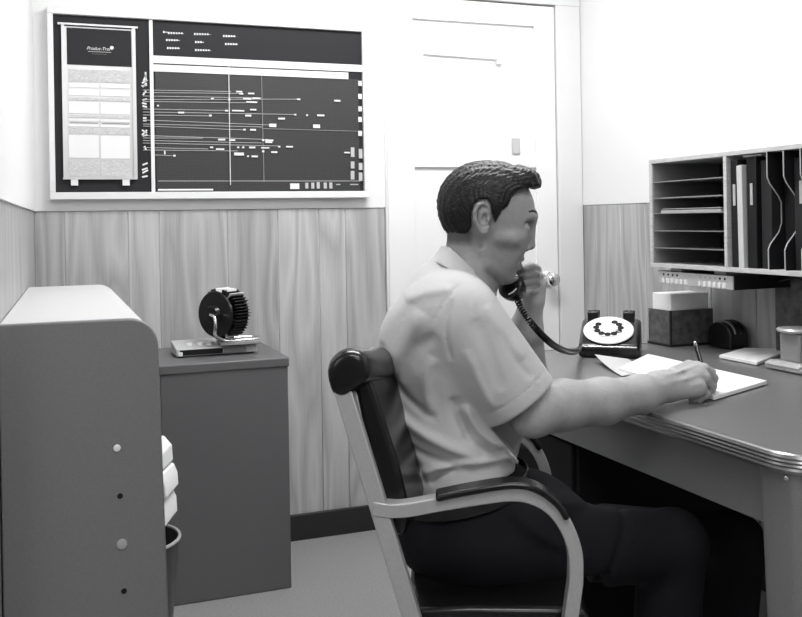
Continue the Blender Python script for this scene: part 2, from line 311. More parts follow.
A, B_ = on(261.5, 76, y=BY-.006), on(264, 182, y=BY-.006); MB().tube([A, B_], .0013, 6).build('date_cord', 'greyline', pb)
A, B_ = on(262, 128.6, y=BY-.004), on(360, 131.4, y=BY-.004); MB().tube([A, B_], .0012, 6).build('cord', 'greyline', pb)

# ================================================================== FILE CABINET
fx0, fx1, fy0, fy1, fz = .305, .712, 2.915, 3.335, .74
fc = thing('file_cabinet', ((fx0+fx1)/2, (fy0+fy1)/2, 0), 'low dark grey steel file cabinet standing against the wood panelling', 'cabinet')
MB().box(fx0+.004, fx1-.004, fy0+.004, fy1, .0, fz-.028).build('body', 'cab', fc, bevel=.004)
MB().box(fx0, fx1, fy0, fy1+.003, fz-.030, fz).build('top', 'cab', fc, bevel=.004)

# ---- small intercom box and rotary card file on the cabinet
ic = thing('intercom', (.51, 3.12, fz), 'low white box with black front window and small knobs lying on the grey cabinet', 'intercom')
ia, ib = on(177, 359, z=fz), on(259, 354, z=fz); ix0, ix1, iy = ia.x, ib.x, 3.06; iz = fz+.004
MB().prism([Vector(v) for v in ((ix0, iy, iz), (ix0, iy+.15, iz), (ix0, iy+.15, iz+.036), (ix0, iy, iz+.024))], (ix1-ix0, 0, 0)).build('casing', 'pale', ic, bevel=.003)
MB().box(ix0+.012, ix0+.15, iy-.002, iy+.01, iz+.003, iz+.020).build('window', 'matblack', ic, bevel=.001)
MB().box(ix0+.152, ix1-.036, iy-.002, iy+.01, iz+.003, iz+.021).build('grille', 'grey_mid', ic, bevel=.001)
MB().box(ix0+.006, ix0+.020, iy-.006, iy, iz+.001, iz+.014).build('catch', 'white', ic, bevel=.002)
for x in (ix0+.05, ix0+.085, ix0+.115): MB().lathe((x, iy+.05, iz+.024), (0, 0, 1), [(0, 0), (.012, 0), (.012, .010), (.008, .013), (0, .013)], 18).build('knob', 'white', ic, smooth=True)
for x in (ix0+.015, ix1-.015):
    for y in (iy+.015, iy+.135): MB().cyl((x, y, fz), (x, y, iz+.002), .007, seg=12).build('foot', 'matblack', ic)
rf = thing('rotary_card_file', (.56, 3.13, iz+.036), 'round black rotary card file on a bent chrome tube stand, set on the white box', 'card file')
rc = P(225, 313, 3.07)+Vector((0, 0, 0)); ax = (Vector((-.80, -.60, 0))).normalized(); sd = Vector((-ax.y, ax.x, 0)); fwd = Vector((.6, -.8, 0))
hub = rc
# two black side discs with a card fan between them
for k, s in ((0, .040), (1, -.034)):
    MB().lathe(hub+ax*s, ax, [(0, 0), (.030, 0), (.032, .004), (.060, .003), (.073, .000), (.076, .004), (.072, .009), (.05, .010), (.03, .012), (.028, .016), (0, .018)], 40).build('side_disc', 'black', rf, smooth=True)
for i in range(48):
    a = 2*math.pi*i/48+.02*random.random(); rdir = (sd*math.cos(a)+Z*math.sin(a)); tdir = (-sd*math.sin(a)+Z*math.cos(a))
    rr = .081+.004*random.random()
    white_card = (i in (11, 12, 13) or i % 16 == 7)
    MB().obox(hub+rdir*(.03+rr)/2+ax*.004*random.uniform(-1, 1), rdir*(rr-.03)/2, ax*.032, tdir*.0011).build('index_card', 'white' if white_card else 'binder_b', rf)
MB().cyl(hub+ax*.035, hub-ax*.03, .028).build('spindle', 'black', rf, smooth=True)
MB().lathe(hub+ax*.052, ax, [(0, 0), (.026, 0), (.030, .006), (.026, .014), (.014, .016), (0, .016)], 28).build('turning_knob', 'black', rf, smooth=True)
s0 = hub+ax*.066
zt_ = iz+.0445
pts = spline([s0, s0+ax*.012+sd*.028+Z*(-.006), s0+ax*.016+sd*.036+Z*(-.035), s0+ax*.012+sd*.030+Z*(-.062), Vector((s0.x+.035, s0.y-.0, zt_+.006)), Vector((s0.x+.06, s0.y, zt_)), Vector((s0.x+.15, s0.y+.005, zt_)), Vector((s0.x+.16, s0.y+.07, zt_)), Vector((s0.x+.07, s0.y+.075, zt_))], 8)
MB().tube(pts, .0055, 12).build('stand_tube', 'chrome', rf, smooth=True)
MB().box(s0.x+.03, s0.x+.16, s0.y-.01, s0.y+.08, iz+.030, zt_-.004).build('base_plate', 'greyline', rf, bevel=.002)
pp = P(216, 290, 3.04); MB().obox(hub+Z*.070+ax*.0+fwd*.02, ax*.022, fwd*.012, Z*.010).build('index_tab', 'white', rf)

# ================================================================== TELETYPE STAND, BIN, PAPER (left foreground)
kx0, kx1, ky0, ky1, kz = -.075, .184, 1.762, 2.86, 1.0
ks = thing('teletype_stand', (.05, 2.3, 0), 'tall grey office machine stand with rounded top corner and pale top, at the left edge', 'cabinet')
def rcorner(x0, x1, zt, r, zb, n=10, taper=.0):
    o = [(x0, zb), (x0, zt)]
    for i in range(n+1):
        a = math.pi/2*(1-i/n); o.append((x1-r+r*math.cos(a), zt-r+r*math.sin(a)))
    o.append((x1+taper, zb)); return o
MB().prism([Vector((x, ky0, z)) for x, z in rcorner(kx0, kx1, kz, .052, .0, taper=.020)], (0, .020, 0)).build('side_panel', 'console', ks, bevel=.003, smooth=True)
pf = rcorner(kx0, kx1-.003, kz-.0015, .050, kz-.10)
tb = MB(); outer = pf; inner = rcorner(kx0+.001, kx1-.006, kz-.02, .035, kz-.10)
ring = outer+inner[::-1]; tb.prism([Vector((x, ky0+.019, z)) for x, z in ring], (0, ky1-ky0-.02, 0)).build('top_cover', 'console_top', ks, smooth=True)
MB().box(kx0, .03, ky0+.02, ky1-.01, 0, kz-.02).build('body', 'console', ks)
MB().box(.03, kx1-.02, ky1-.03, ky1, .0, kz-.02).build('rear_panel', 'console', ks)
for ob in ks.children:
    for v in ob.data.vertices:
        if v.co.x+ks.location.x < 0: v.co.x = XL(v.co.y+ks.location.y)+.0045-ks.location.x
for (px, py), kind in (((117, 448), 'w'), ((120, 496), 'h'), ((122, 544), 's'), ((124, 591), 'h')):
    q = on(px, py, y=ky0)
    if kind == 'h': MB().lathe((q.x, ky0-.0004, q.z), (0, -1, 0), [(0, 0), (.005, 0), (.005, .0006), (0, .0006)], 20).build('screw_hole', 'hole', ks)
    else:
        MB().lathe((q.x, ky0, q.z), (0, -1, 0), [(0, 0), (.0095 if kind == 's' else .0065, 0), (.0085 if kind == 's' else .006, .003), (0, .0045)], 24).build('screw', 'white' if kind == 'w' else 'steel', ks, smooth=True)
bc = W(-.706, 2.35, 0)
wbn = thing('waste_bin', (bc.x, bc.y, 0), 'round dark metal waste bin, mostly hidden behind the tall grey stand', 'bin')
MB().lathe((bc.x, bc.y, 0), (0, 0, 1), [(0, .004), (.094, .004), (.096, 0), (.128, .372), (.1265, .374), (.094, .01), (0, .01)], 48).build('body', 'bin', wbn, smooth=True)
MB().tube([Vector((bc.x+.130*math.cos(a), bc.y+.130*math.sin(a), .376)) for a in (2*math.pi*i/48 for i in range(48))], .0045, 8, closed=True).build('rim', 'steel', wbn, smooth=True)
ff = MB(); ua = -.66; zt0 = .625
prof = []
segs = [(.625, .56, .0), (.555, .497, .022), (.492, .428, .026)]
for k, (a, c, w) in enumerate(segs):
    e = W(0, 0, 0)
    xr_ = uz(168 if k else 164.5, 0, 2.405)[0]+(0.004 if k == 1 else 0)
    poly = [(-.70, a), (xr_-.02 if k == 0 else xr_-.010, a), (xr_, a-.024), (xr_+.002, c), (-.70, c)]
    ff.prism([W(u, 2.28, z) for u, z in poly], F*.13)
ff.prism([W(u, 2.305, z) for u, z in ((-.745, .43), (-.668, .43), (-.668, .012), (-.745, .012))], F*.085)
tag(ff.build('folded_paper', 'paper', bevel=.004), 'white fan-folded paper standing up out of the waste bin', 'paper')

# ================================================================== DESK
tx0, tx1, ty0, ty1, tz = 1.193, 2.045, 1.235, 2.615, .75
dk = thing('office_desk', (1.62, 1.9, 0), 'grey steel office desk with dark linoleum top and banded metal edge', 'desk')
def rrect(x0, x1, y0, y1, r, n=10):
    o = []
    for cx, cy, a0 in ((x1-r, y1-r, 0), (x0+r, y1-r, 90), (x0+r, y0+r, 180), (x1-r, y0+r, 270)):
        for i in range(n+1): a = math.radians(a0+90*i/n); o.append((cx+r*math.cos(a), cy+r*math.sin(a)))
    return o
MB().prism([Vector((x, y, tz-.03)) for x, y in rrect(tx0+.006, tx1-.006, ty0+.006, ty1-.006, .085)], (0, 0, .0295)).build('top', 'desk_top', dk)
eb = MB(); prof = [(-.010, tz+.0005), (-.004, tz+.0015), (0, tz-.001), (.003, tz-.006), (.0015, tz-.010), (.0035, tz-.013), (.0015, tz-.017), (.0035, tz-.020), (.0015, tz-.024), (.003, tz-.028), (.001, tz-.034), (-.010, tz-.034)]
base = rrect(tx0, tx1, ty0, ty1, .09); nb = len(base)
rings = []
for i in range(nb):
    p0, p1, p2 = Vector(base[i-1]), Vector(base[i]), Vector(base[(i+1) % nb]); t = (p2-p0).normalized(); n = Vector((t.y, -t.x))
    rings.append([Vector((p1.x+n.x*o, p1.y+n.y*o, z)) for o, z in prof])
eb.rings(rings, closed=True); eb.build('edge_band', 'edge', dk, smooth=True, angle=25)
b = MB(); ax0, ay0, az = tx0+.035, ty0+.075, .60
MB().box(ax0, ax0+.02, ay0, ty1-.07, az, tz-.033).build('apron', 'desk', dk, bevel=.002)
MB().box(ax0, tx1-.06, ay0-.02, ay0, az, tz-.033).build('apron', 'desk', dk, bevel=.002)
MB().box(tx1-.08, tx1-.06, ay0, ty1-.07, az-.3, tz-.033).build('rear_panel', 'desk', dk)
def leg(x, y, w=.085):
    r = [rrect(x-s/2, x+s/2, y-s/2, y+s/2, .018, 4) for s in (w, w*.72)]
    MB().rings([[Vector((a, c, z)) for a, c in rr] for rr, z in ((r[1], .03), (r[0], tz-.034))]).build('leg', 'desk', dk, smooth=True)
    MB().cyl((x, y, 0), (x, y, .032), .022, seg=20).build('foot', 'steel', dk)
lx, ly = ax0+.030, ay0+.012
leg(lx, ly, .10); leg(tx1-.09, ay0+.03)
# drawer pedestal at the far end
px0, px1, py0, py1 = tx0+.045, tx1-.30, 2.06, ty1-.05
MB().box(px0+.012, px1, py0, py1, .06, az+.02).build('pedestal', 'matblack', dk, bevel=.003)
MB().box(px0+.03, px1-.03, py0+.03, py1-.03, 0, .062).build('plinth', 'dark_base', dk)
for i in range(3):
    za, zb_ = .075+i*.175, .24+i*.175
    dr = MB().box(px0, px0+.014, py0+.012, py1-.012, za, zb_).build('drawer', 'matblack', dk, bevel=.003)
    MB().tube([(px0-.001, (py0+py1)/2-.06, zb_-.05), (px0-.022, (py0+py1)/2-.055, zb_-.05), (px0-.022, (py0+py1)/2+.055, zb_-.05), (px0-.001, (py0+py1)/2+.06, zb_-.05)], .005, 8).build('handle', 'matblack', dr, smooth=True)
q = on(779, 476, y=ay0-.02); MB().lathe((q.x, ly-.048, q.z), (0, -1, 0), [(0, 0), (.004, 0), (.003, .003), (0, .004)], 16).build('rivet', 'chrome', dk, smooth=True)

# ================================================================== THINGS ON THE DESK
def flat(nm, corners, t, m, label, cat, z=tz+.002, bevel=.0006, group=None):
    return tag(MB().prism([Vector((x, y, z)) for x, y in corners], (0, 0, t)).build(nm, m, bevel=bevel), label, cat, group)
def dz(px, py, z=tz): v = on(px, py, z=z); return (v.x, v.y)
flat('writing_pad', [dz(619, 372), dz(648, 357.5), dz(767, 385), dz(714, 401)], .009, 'paper', 'white writing pad under the writing hand near the desk edge', 'notepad')
# curled loose sheet left of the pad
sb = MB(); n = 10; A, B_, Cc, D = [Vector((*dz(*q), 0)) for q in ((594, 361), (634, 372), (648, 366), (607, 360.5))]
rows = []
A, B_, Cc, D = Vector((*dz(595, 363), 0)), Vector((*dz(622, 377), 0)), Vector((*dz(650, 372), 0)), Vector((*dz(628, 361), 0))
for i in range(n+1):
    t = i/n; a = A.lerp(B_, t); c = D.lerp(Cc, t); hgt = .022*(1-t)**2
    rows.append([a+Z*(tz+.003+hgt), c+Z*(tz+.003+hgt*.15), c+Z*(tz+.0022+hgt*.15), a+Z*(tz+.0022+hgt)])
sb.rings(rows); tag(sb.build('loose_sheet', 'pale', smooth=True), 'curled loose grey sheet sticking out beside the writing pad, in front of the telephone', 'paper')
flat('memo_pad', [dz(719, 358.5), dz(744, 351), dz(792, 352), dz(757, 366)], .008, 'paper', 'white memo pad lying near the wall between dark box and desk stamp', 'notepad')
# card box
cb0, cb1, cy0_, cy1_ = 1.860, 2.028, 2.490, 2.608
bxo = thing('card_box', ((cb0+cb1)/2, (cy0_+cy1_)/2, tz), 'square mottled dark grey card box standing on the desk by the wall', 'box')
b = MB(); zt2 = on(669, 311, y=cy0_).z
b.box(cb0, cb1, cy0_, cy0_+.006, tz+.002, zt2); b.box(cb0, cb1, cy1_-.006, cy1_, tz+.002, zt2); b.box(cb0, cb0+.006, cy0_+.006, cy1_-.006, tz+.002, zt2); b.box(cb1-.006, cb1, cy0_+.006, cy1_-.006, tz+.002, zt2); b.box(cb0+.006, cb1-.006, cy0_+.006, cy1_-.006, tz+.002, tz+.01)
b.build('body', 'boxgrey', bxo, bevel=.0012)
MB().box(cb0-.002, cb0+.004, cy0_-.002, cy0_+.004, tz+.002, zt2+.001).build('corner_strip', 'binder_b', bxo)
MB().box(cb0-.003, cb1+.002, cy0_-.003, cy1_+.002, tz+.001, tz+.008).build('bottom_rim', 'binder_b', bxo)
zc = zt2+.052
tag(MB().box(cb0+.012, cb1-.008, cy0_+.012, cy1_-.008, tz+.012, zc).build('index_cards', 'cards', bevel=.002), 'thick stack of white index cards standing out of the dark card box', 'cards')
# tape dispenser behind box
q0 = P(722, 345, 2.86); tpx = Vector((2.015, 2.36, tz+.0))
td = thing('tape_dispenser', (tpx.x, tpx.y, tz), 'round-backed black desk tape dispenser half hidden behind the card box', 'dispenser')
prof = [(-.05, 0), (.055, 0)]+[(.0+.055*math.cos(a), .040+.042*math.sin(a)) for a in (math.pi*i/14 for i in range(15))]+[(-.05, .03)]
MB().prism([Vector((tpx.x-.035, tpx.y+.045-y_, tz+.002+z_)) for y_, z_ in prof], (.07, 0, 0)).build('body', 'black', td, bevel=.004, smooth=True)
for o in (-.018, .002, .020):
    MB().tube([Vector((tpx.x+o, tpx.y+.045-.057*math.cos(a), tz+.042+.044*math.sin(a))) for a in (math.pi*(.05+.9*i/16) for i in range(17))], .0025, 6).build('ridge', 'grey_mid' if o < 0 else 'black', td, smooth=True)
# desk stamp
sx, sy = 1.875, 1.965
st = thing('desk_stamp', (sx, sy, tz), 'grey metal hand stamp with flat round top and ribbed base at the right edge', 'stamp')
def hb(z0, z1, hx_, hy, m, nm, bev=.003, dx=0): return MB().box(sx-hx_+dx, sx+hx_+dx, sy-hy, sy+hy, z0, z1).build(nm, m, st, bevel=bev)
q = on(770, 374, z=tz); zs = tz+.002
hb(zs, zs+.014, .052, .066, 'steel', 'base', .005)
hb(zs+.014, zs+.024, .046, .058, 'steel', 'base_step', .004)
for i in range(3): MB().tube([(sx-.050+i*.007, sy-.062, zs+.014+i*.003), (sx-.050+i*.007, sy+.062, zs+.014+i*.003)], .0045, 8).build('rib', 'alu', st, smooth=True)
hb(zs+.024, zs+.098, .026, .036, 'grey_mid', 'column', .004)
MB().lathe((sx, sy, zs+.098), (0, 0, 1), [(0, 0), (.030, 0), (.050, .006), (.052, .011), (.048, .015), (0, .016)], 36).build('pressing_plate', 'alu', st, smooth=True)
# telephone
tl = on(582, 359, z=tz); tr = on(636, 360, z=tz)
tc = Vector((1.612, 2.455, tz+.002)); rx = (Vector((tr.x, tr.y, 0))-Vector((tl.x, tl.y, 0))).normalized(); rx = Vector((.80, -.60, 0)); ry = Vector((-rx.y, rx.x, 0))
tp = thing('telephone', tc, 'black rotary desk telephone with a white dial, its cradle empty', 'telephone')
T = lambda a, b_, c: tc+rx*a+ry*b_+Z*c
tw = .090
prof = [(-.100, .0), (-.100, .034), (-.092, .040), (.020, .094), (.045, .100), (.085, .098), (.100, .060), (.104, .0)]
rows = []
for a, s in ((-tw, .97), (-tw+.012, 1.0), (tw-.012, 1.0), (tw, .97)): rows.append([T(a, (b_-.0)*s, c*s) for b_, c in prof])
MB().rings(rows).build('body', 'black', tp, bevel=.010, smooth=True, seg=4, angle=60)
nrm = (Z*.112-ry*.054).normalized(); up = ry*.9+Z*.434; up = (up-nrm*up.dot(nrm)).normalized()
dc = T(-.004, -.033, .072)+nrm*.001
MB().lathe(dc, nrm, [(0, 0), (.074, 0), (.0755, .003), (.072, .006), (.050, .0072), (0, .0072)], 48).build('number_ring', 'dial', tp, smooth=True)
fwh = MB().lathe(dc+nrm*.009, nrm, [(0, -.001), (.048, -.001), (.048, .0015), (0, .002)], 40).build('finger_wheel', 'dial', tp, smooth=True)
for i in range(10):
    a = math.radians(62-30.5*i); p_ = dc+nrm*.0118+(rx*math.cos(a)+up*math.sin(a))*.0365
    MB().lathe(p_, nrm, [(0, -.0016), (.0098, -.0016), (.0098, -.0003), (0, -.0003)], 16).build('finger_hole', 'matblack', fwh)
MB().lathe(dc+nrm*.0118, nrm, [(0, -.001), (.0245, -.001), (.023, .0012), (0, .0018)], 28).build('number_card', 'white', fwh, smooth=True)
MB().tube([dc+nrm*.013+(rx*.80-up*.6)*.024, dc+nrm*.013+(rx*.80-up*.6)*.045], .0016, 6).build('finger_stop', 'chrome', fwh)
MB().obox(T(0, -.101, .033), rx*.082, ry*.002, Z*.002).build('trim_strip', 'chrome', tp, bevel=.001)
for s in (-1, 1):
    b = MB(); x = s*.054
    b.prism([T(x-.017, y_, z_) for y_, z_ in ((.020, .088), (.020, .124), (.034, .130), (.040, .108), (.070, .108), (.076, .126), (.088, .122), (.086, .08))], rx*.034)
    b.build('cradle_horn', 'black', tp, bevel=.003)
    MB().cyl(T(x, .035, .118), T(x, .035, .131), .006, seg=14).build('hook_button', 'chrome', tp, smooth=True)

# handset held by the left hand, cord
he, hm = P(492, 224, 2.015), P(507, 288, 1.985)
hs = thing('telephone_handset', he, 'black telephone handset held to the far ear of the man', 'telephone handset')
axh = (hm-he).normalized(); inw = -(F-axh*F.dot(axh)).normalized()
MB().tube(spline([he+axh*.01-inw*.012, he+axh*.04-inw*.040, (he+hm)/2-inw*.05, hm-axh*.03-inw*.034, hm-inw*.010], 6), [.0155]*25, 16).build('grip', 'black', hs, smooth=True)
MB().lathe(he-inw*.028, inw, [(0, -.006), (.020, -.006), (.028, .006), (.030, .018), (.029, .026), (0, .028)], 32).build('earpiece', 'black', hs, smooth=True)
mdir = (inw*.75-R*.60+Z*.28).normalized()
MB().lathe(hm+R*.012-mdir*.014, mdir, [(0, -.012), (.016, -.012), (.026, .000), (.029, .014), (.028, .026), (.018, .033), (0, .034)], 32).build('mouthpiece', 'black', hs, smooth=True)
MB().tube([P(516.5, 288.5, 1.955), P(513, 292, 1.952), P(508.5, 294.5, 1.952)], .0015, 6).build('rim_ring', 'white', hs, smooth=True)
path = spline([P(516, 296, 1.985), P(522, 309, 1.97), P(533, 325, 1.965), P(546, 339, 2.02), P(558, 348, 2.20), P(570, 352, 2.45), P(577, 351, 2.62), T(-.088, -.06, .022)], 40)
# helix along the path
L_ = [0]
for a, c in zip(path[:-1], path[1:]): L_.append(L_[-1]+(c-a).length)
tot = L_[-1]; pitch = .0062; nt_ = int(tot/pitch*9); hel = []; nrmv = None; j = 0
for i in range(nt_+1):
    s = tot*i/nt_
    while j < len(L_)-2 and L_[j+1] < s: j += 1
    f_ = (s-L_[j])/max(1e-9, L_[j+1]-L_[j]); p_ = path[j].lerp(path[j+1], min(1, f_)); t = (path[j+1]-path[j]).normalized()
    if nrmv is None: nrmv = t.orthogonal().normalized()
    nrmv = (nrmv-t*nrmv.dot(t)).normalized(); b2 = t.cross(nrmv); a = s/pitch*2*math.pi
    hel.append(p_+(nrmv*math.cos(a)+b2*math.sin(a))*.0062)
MB().tube(hel, .0021, 5).build('coiled_cord', 'black', hs, smooth=True)

# ================================================================== PIGEONHOLE SHELF ON THE RIGHT WALL
sx0, sx1, sy1, sy0 = 1.80, XR-.007, 2.508, 1.60; sz0, sz1 = 1.010, 1.352
pg = thing('pigeonhole_shelf', (sx1, (sy0+sy1)/2, sz0), 'light wooden pigeonhole cabinet mounted on the right wall above the desk', 'shelf')
tk = .013
ydiv = on(725, 200, x=sx0).y
MB().box(sx0, sx1, sy0, sy1, sz1-tk, sz1).build('top_board', 'shelf', pg, bevel=.001)
MB().box(sx0, sx1, sy0, sy1, sz0, sz0+tk).build('bottom_board', 'shelf', pg, bevel=.001)
MB().box(sx0, sx1, sy1-tk, sy1, sz0+tk, sz1-tk).build('end_board', 'shelf', pg, bevel=.001)
MB().box(sx0, sx1, sy0, sy0+tk, sz0+tk, sz1-tk).build('end_board', 'shelf', pg, bevel=.001)
MB().box(sx0, sx1, ydiv-tk/2, ydiv+tk/2, sz0+tk, sz1-tk).build('partition', 'shelf', pg, bevel=.001)
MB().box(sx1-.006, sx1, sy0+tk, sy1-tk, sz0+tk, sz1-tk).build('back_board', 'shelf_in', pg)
MB().box(sx0+.004, sx1-.01, sy1-tk-.003, sy1-tk-.0005, sz0+tk+.001, sz1-tk-.001).build('lining', 'grey_mid', pg)
yA, yB_ = ydiv+tk/2+.001, sy1-tk-.004
tray_z = [on(660, py, x=sx0).z for py in (248, 231, 213.5, 198.5, 182)]
for z in tray_z: MB().box(sx0+.002, sx1-.008, yA, yB_, z-.0012, z+.0012).build('tray', 'metal_sheet', pg)
k = 0
for z, n_, m in ((tray_z[2], 3, 'pale'), (tray_z[3], 1, 'grey_mid'), (tray_z[4], 1, 'grey_mid'), (tray_z[2]+.02, 1, 'pale')):
    for i in range(n_):
        zz0 = z+.0014+i*.003+(0 if z in tray_z else -.0085); s_ = random.uniform(0, .02)
        tag(MB().box(sx0+.008+s_, sx1-.03, yA+.02+s_, yB_-.03+s_*.8, zz0, zz0+.0022).build('paper_sheaf', m), ['thin sheaf of pale papers in the third tray from the top of the shelf'] [0] if z <= tray_z[2]+.03 and z >= tray_z[2] and z != tray_z[3] and z != tray_z[4] else ('sheaf of grey papers in the second tray of the pigeonhole shelf' if z == tray_z[3] else 'sheaf of grey papers in the topmost tray of the pigeonhole shelf'), 'papers', 'sheaves in the third tray' if (z not in (tray_z[3], tray_z[4])) else None); k += 1
# upright file slots
def xy(px): return on(px, 200, x=sx0).y
zlo, zhi = sz0+tk, sz1-tk
for px in (767, 783.5, 800.5):
    y_ = xy(px); b = MB()
    wav = [(.000, zhi), (.000, zhi-.068), (.008, zhi-.085), (.036, zhi-.118), (.046, zhi-.135), (.046, zlo+.125), (.036, zlo+.10), (.008, zlo+.07), (.000, zlo+.055), (.000, zlo)]
    pts = [Vector((sx0+.002+o, y_-.0012, z)) for o, z in wav]+[Vector((sx1-.008, y_-.0012, zlo)), Vector((sx1-.008, y_-.0012, zhi))]
    b.prism(pts, (0, .0024, 0)).build('upright_divider', 'matblack', pg)
    MB().ribbon([Vector((sx0+.002+o, y_, z)) for o, z in wav], (0, .0026, 0), .0022).build('divider_lip', 'alu', pg)
def binder(ya, yb, zt_, m, label, inset=.008, tagm=None, group=None):
    r_ = thing('binder', ((sx0+sx1)/2, (ya+yb)/2, zlo), label, 'binder', group)
    MB().box(sx0+inset, sx1-.02, min(ya, yb)+.0015, max(ya, yb)-.0015, zlo+.0005, zt_).build('cover', m, r_, bevel=.002)
    if tagm:
        yc = (ya+yb)/2; MB().box(sx0+inset-.0015, sx0+inset+.001, yc-.006, yc+.004, zlo+.175, zlo+.235).build('spine_label', tagm, r_)
    return r_
binder(xy(728.5), xy(735.5), zhi-.012, 'binder', 'narrow black binder next to the shelf partition', tagm='tag')
pj = MB(); ya, yb = xy(736.5), xy(742)
tag(MB().prism([Vector((sx0+.004, yb, zlo)), Vector((sx0+.004, ya, zlo)), Vector((sx0+.004, ya+.004, zhi-.03)), Vector((sx0+.004, yb+.006, zhi-.028))], (.22, 0, 0)).build('paper_bundle', 'pale', bevel=.0015), 'upright bundle of pale papers between two black binders on the shelf', 'papers')
binder(xy(743), xy(753), zhi-.008, 'binder', 'black binder right of the upright pale paper bundle', inset=.012, tagm='tag')
binder(xy(755), xy(766), zhi-.02, 'binder_b', 'wide dark binder in the middle upright slot of the shelf', inset=.02)
binder(xy(768), xy(782), zhi-.015, 'binder', 'black binder behind the wavy metal divider near the right edge', inset=.055)
binder(xy(785), xy(799), zhi-.02, 'binder_b', 'black binder with pale spine label in the slot at the right edge', inset=.03, tagm='tag')
flp = MB().box(sx0+.03, sx1-.03, xy(753), xy(735), zhi-.006, zhi-.001).build('folder_sheet', 'white'); tag(flp, 'white sheet lying flat on top of the upright binders', 'paper')
# push-button box under the shelf
ca, cb_ = on(657, 284, x=1.822), on(733, 290, x=1.822)
cz0, cz1 = .956, .9985
ct = thing('switch_box', (1.90, (ca.y+cb_.y)/2, cz0), 'flat push-button switch box fixed under the pigeonhole shelf', 'switch box')
MB().box(1.826, 2.03, cb_.y, ca.y, cz0, cz1).build('housing', 'black', ct, bevel=.002)
MB().box(1.8215, 1.827, cb_.y+.001, ca.y-.008, cz0+.001, cz1-.002).build('front_plate', 'alu', ct, bevel=.0008)
MB().box(1.84, 1.99, ca.y-.10, ca.y-.05, cz1, sz0+.0005).build('bracket', 'steel', ct); MB().box(1.84, 1.99, cb_.y+.05, cb_.y+.10, cz1, sz0+.0005).build('bracket', 'steel', ct)
for grp, (a, c) in enumerate(((663.5, 686), (700, 724.5))):
    for i in range(6):
        px = a+(c-a)*i/5; y_ = on(px, 283, x=1.82).y; zc_ = cz0+.011
        MB().box(1.8165, 1.8225, y_-.0058, y_+.0058, zc_-.006, zc_+.009).build('push_button', 'white', ct, bevel=.001)
        if not (grp == 0 and i > 3): MB().lathe((1.8222, y_, cz0+.031), (-1, 0, 0), [(0, 0), (.0040, 0), (.0032, .002), (0, .0025)], 12).build('indicator_lamp', 'matblack' if grp == 0 or i > 3 else 'steel', ct, smooth=True)
c0 = [Vector((1.99, cb_.y+.003, .975)), Vector((2.02, cb_.y-.04, .985)), Vector((2.045, cb_.y-.085, .95)), Vector((2.055, cb_.y-.10, .88)), Vector((2.055, cb_.y-.105, .80)), Vector((2.055, cb_.y-.105, .757))]
tag(MB().tube(spline(c0, 8), .0035, 8).build('power_cable', 'black', smooth=True), 'thin black cable hanging from the switch box down the panelled wall', 'cable')

# ================================================================== ARMCHAIR (faces along R)
ND = 1.62; FD = 2.10; CD = (ND+FD)/2
ch = thing('armchair', W(.13, CD, 0), 'office armchair with grey flat-steel arms and padded black vinyl back, under the man', 'chair')
def post(d, part):
    pts = [P2(345, 393, d), P2(378, 503, d), P2(412, 617, d), P2(462, 800, d), ]
    return pts
TH_ = math.radians(3); CA = R*math.cos(TH_)-F*math.sin(TH_); CL = F*math.cos(TH_)+R*math.sin(TH_); U0 = uz(343, 388, ND)[0]
def P2(px, py, d):                        # chair profile measured in the near arm's plane, carried across the chair
    a, b_ = uz(px, py, 1.0); b_ -= H
    t = (a*ND-U0)/(math.cos(TH_)+a*math.sin(TH_)); dd = ND-t*math.sin(TH_)
    return W(a*dd, dd, H+b_*dd)+CL*(d-ND)
def floorpt(px0, py0, px1, py1, d):
    a, c = P2(px0, py0, d), P2(px1, py1, d); t = a.z/(a.z-c.z); return a+(c-a)*t
for d in (ND, FD):
    f0 = floorpt(378, 503, 412, 617, d)
    MB().ribbon([P2(343, 388, d), P2(378, 503, d), P2(412, 617, d), f0+Z*.004], CL*.030, .030).build('back_post', 'steel', ch, bevel=.002)
    f1 = floorpt(576, 575, 567, 640, d)
    arm = spline([P2(373, 506, d), P2(400, 508.5, d), P2(440, 502, d), P2(480, 495.5, d), P2(512, 492, d), P2(534, 496, d), P2(553, 508, d), P2(567, 528, d), P2(574.5, 552, d), P2(575, 580, d)], 5)+[P2(567, 640, d), f1+Z*.004]
    MB().ribbon(arm, CL*.034, .024).build('arm_frame', 'steel', ch, bevel=.002)
    pad = spline([P2(436, 495.5, d), P2(470, 488.5, d), P2(512, 482.5, d), P2(536, 487, d), P2(556, 501, d), P2(566, 516, d)], 5)
    MB().ribbon(pad, CL*.048, .011).build('arm_pad', 'vinyl', ch, bevel=.004)
    for f_ in (f0, f1): MB().cyl(Vector((f_.x, f_.y, 0)), Vector((f_.x, f_.y, .008)), .02, seg=16).build('glide', 'matblack', ch)
b0, b1 = .045, -.045                      # cushion between the posts
cl = [(334, 374), (338, 392), (352, 392)]
poly = [(351, 380), (366, 372), (384, 400), (416, 508), (409, 540), (392, 540)]
poly = [(352, 384), (368, 378), (376, 400), (397, 465), (409, 515), (404, 541), (392, 538), (370, 470)]
MB().prism([P2(x, y, ND+.017) for x, y in poly], (CL+R*.15)*(FD-ND-.034)).build('back_cushion', 'vinyl', ch, bevel=.010, smooth=True, seg=3)
rp = [(326.5, 376), (327, 364), (333, 354), (343, 347.5), (355, 347), (366, 352), (372, 362), (374, 374), (369, 382), (361, 386), (350, 395), (340, 399), (331, 394)]
rolls = []
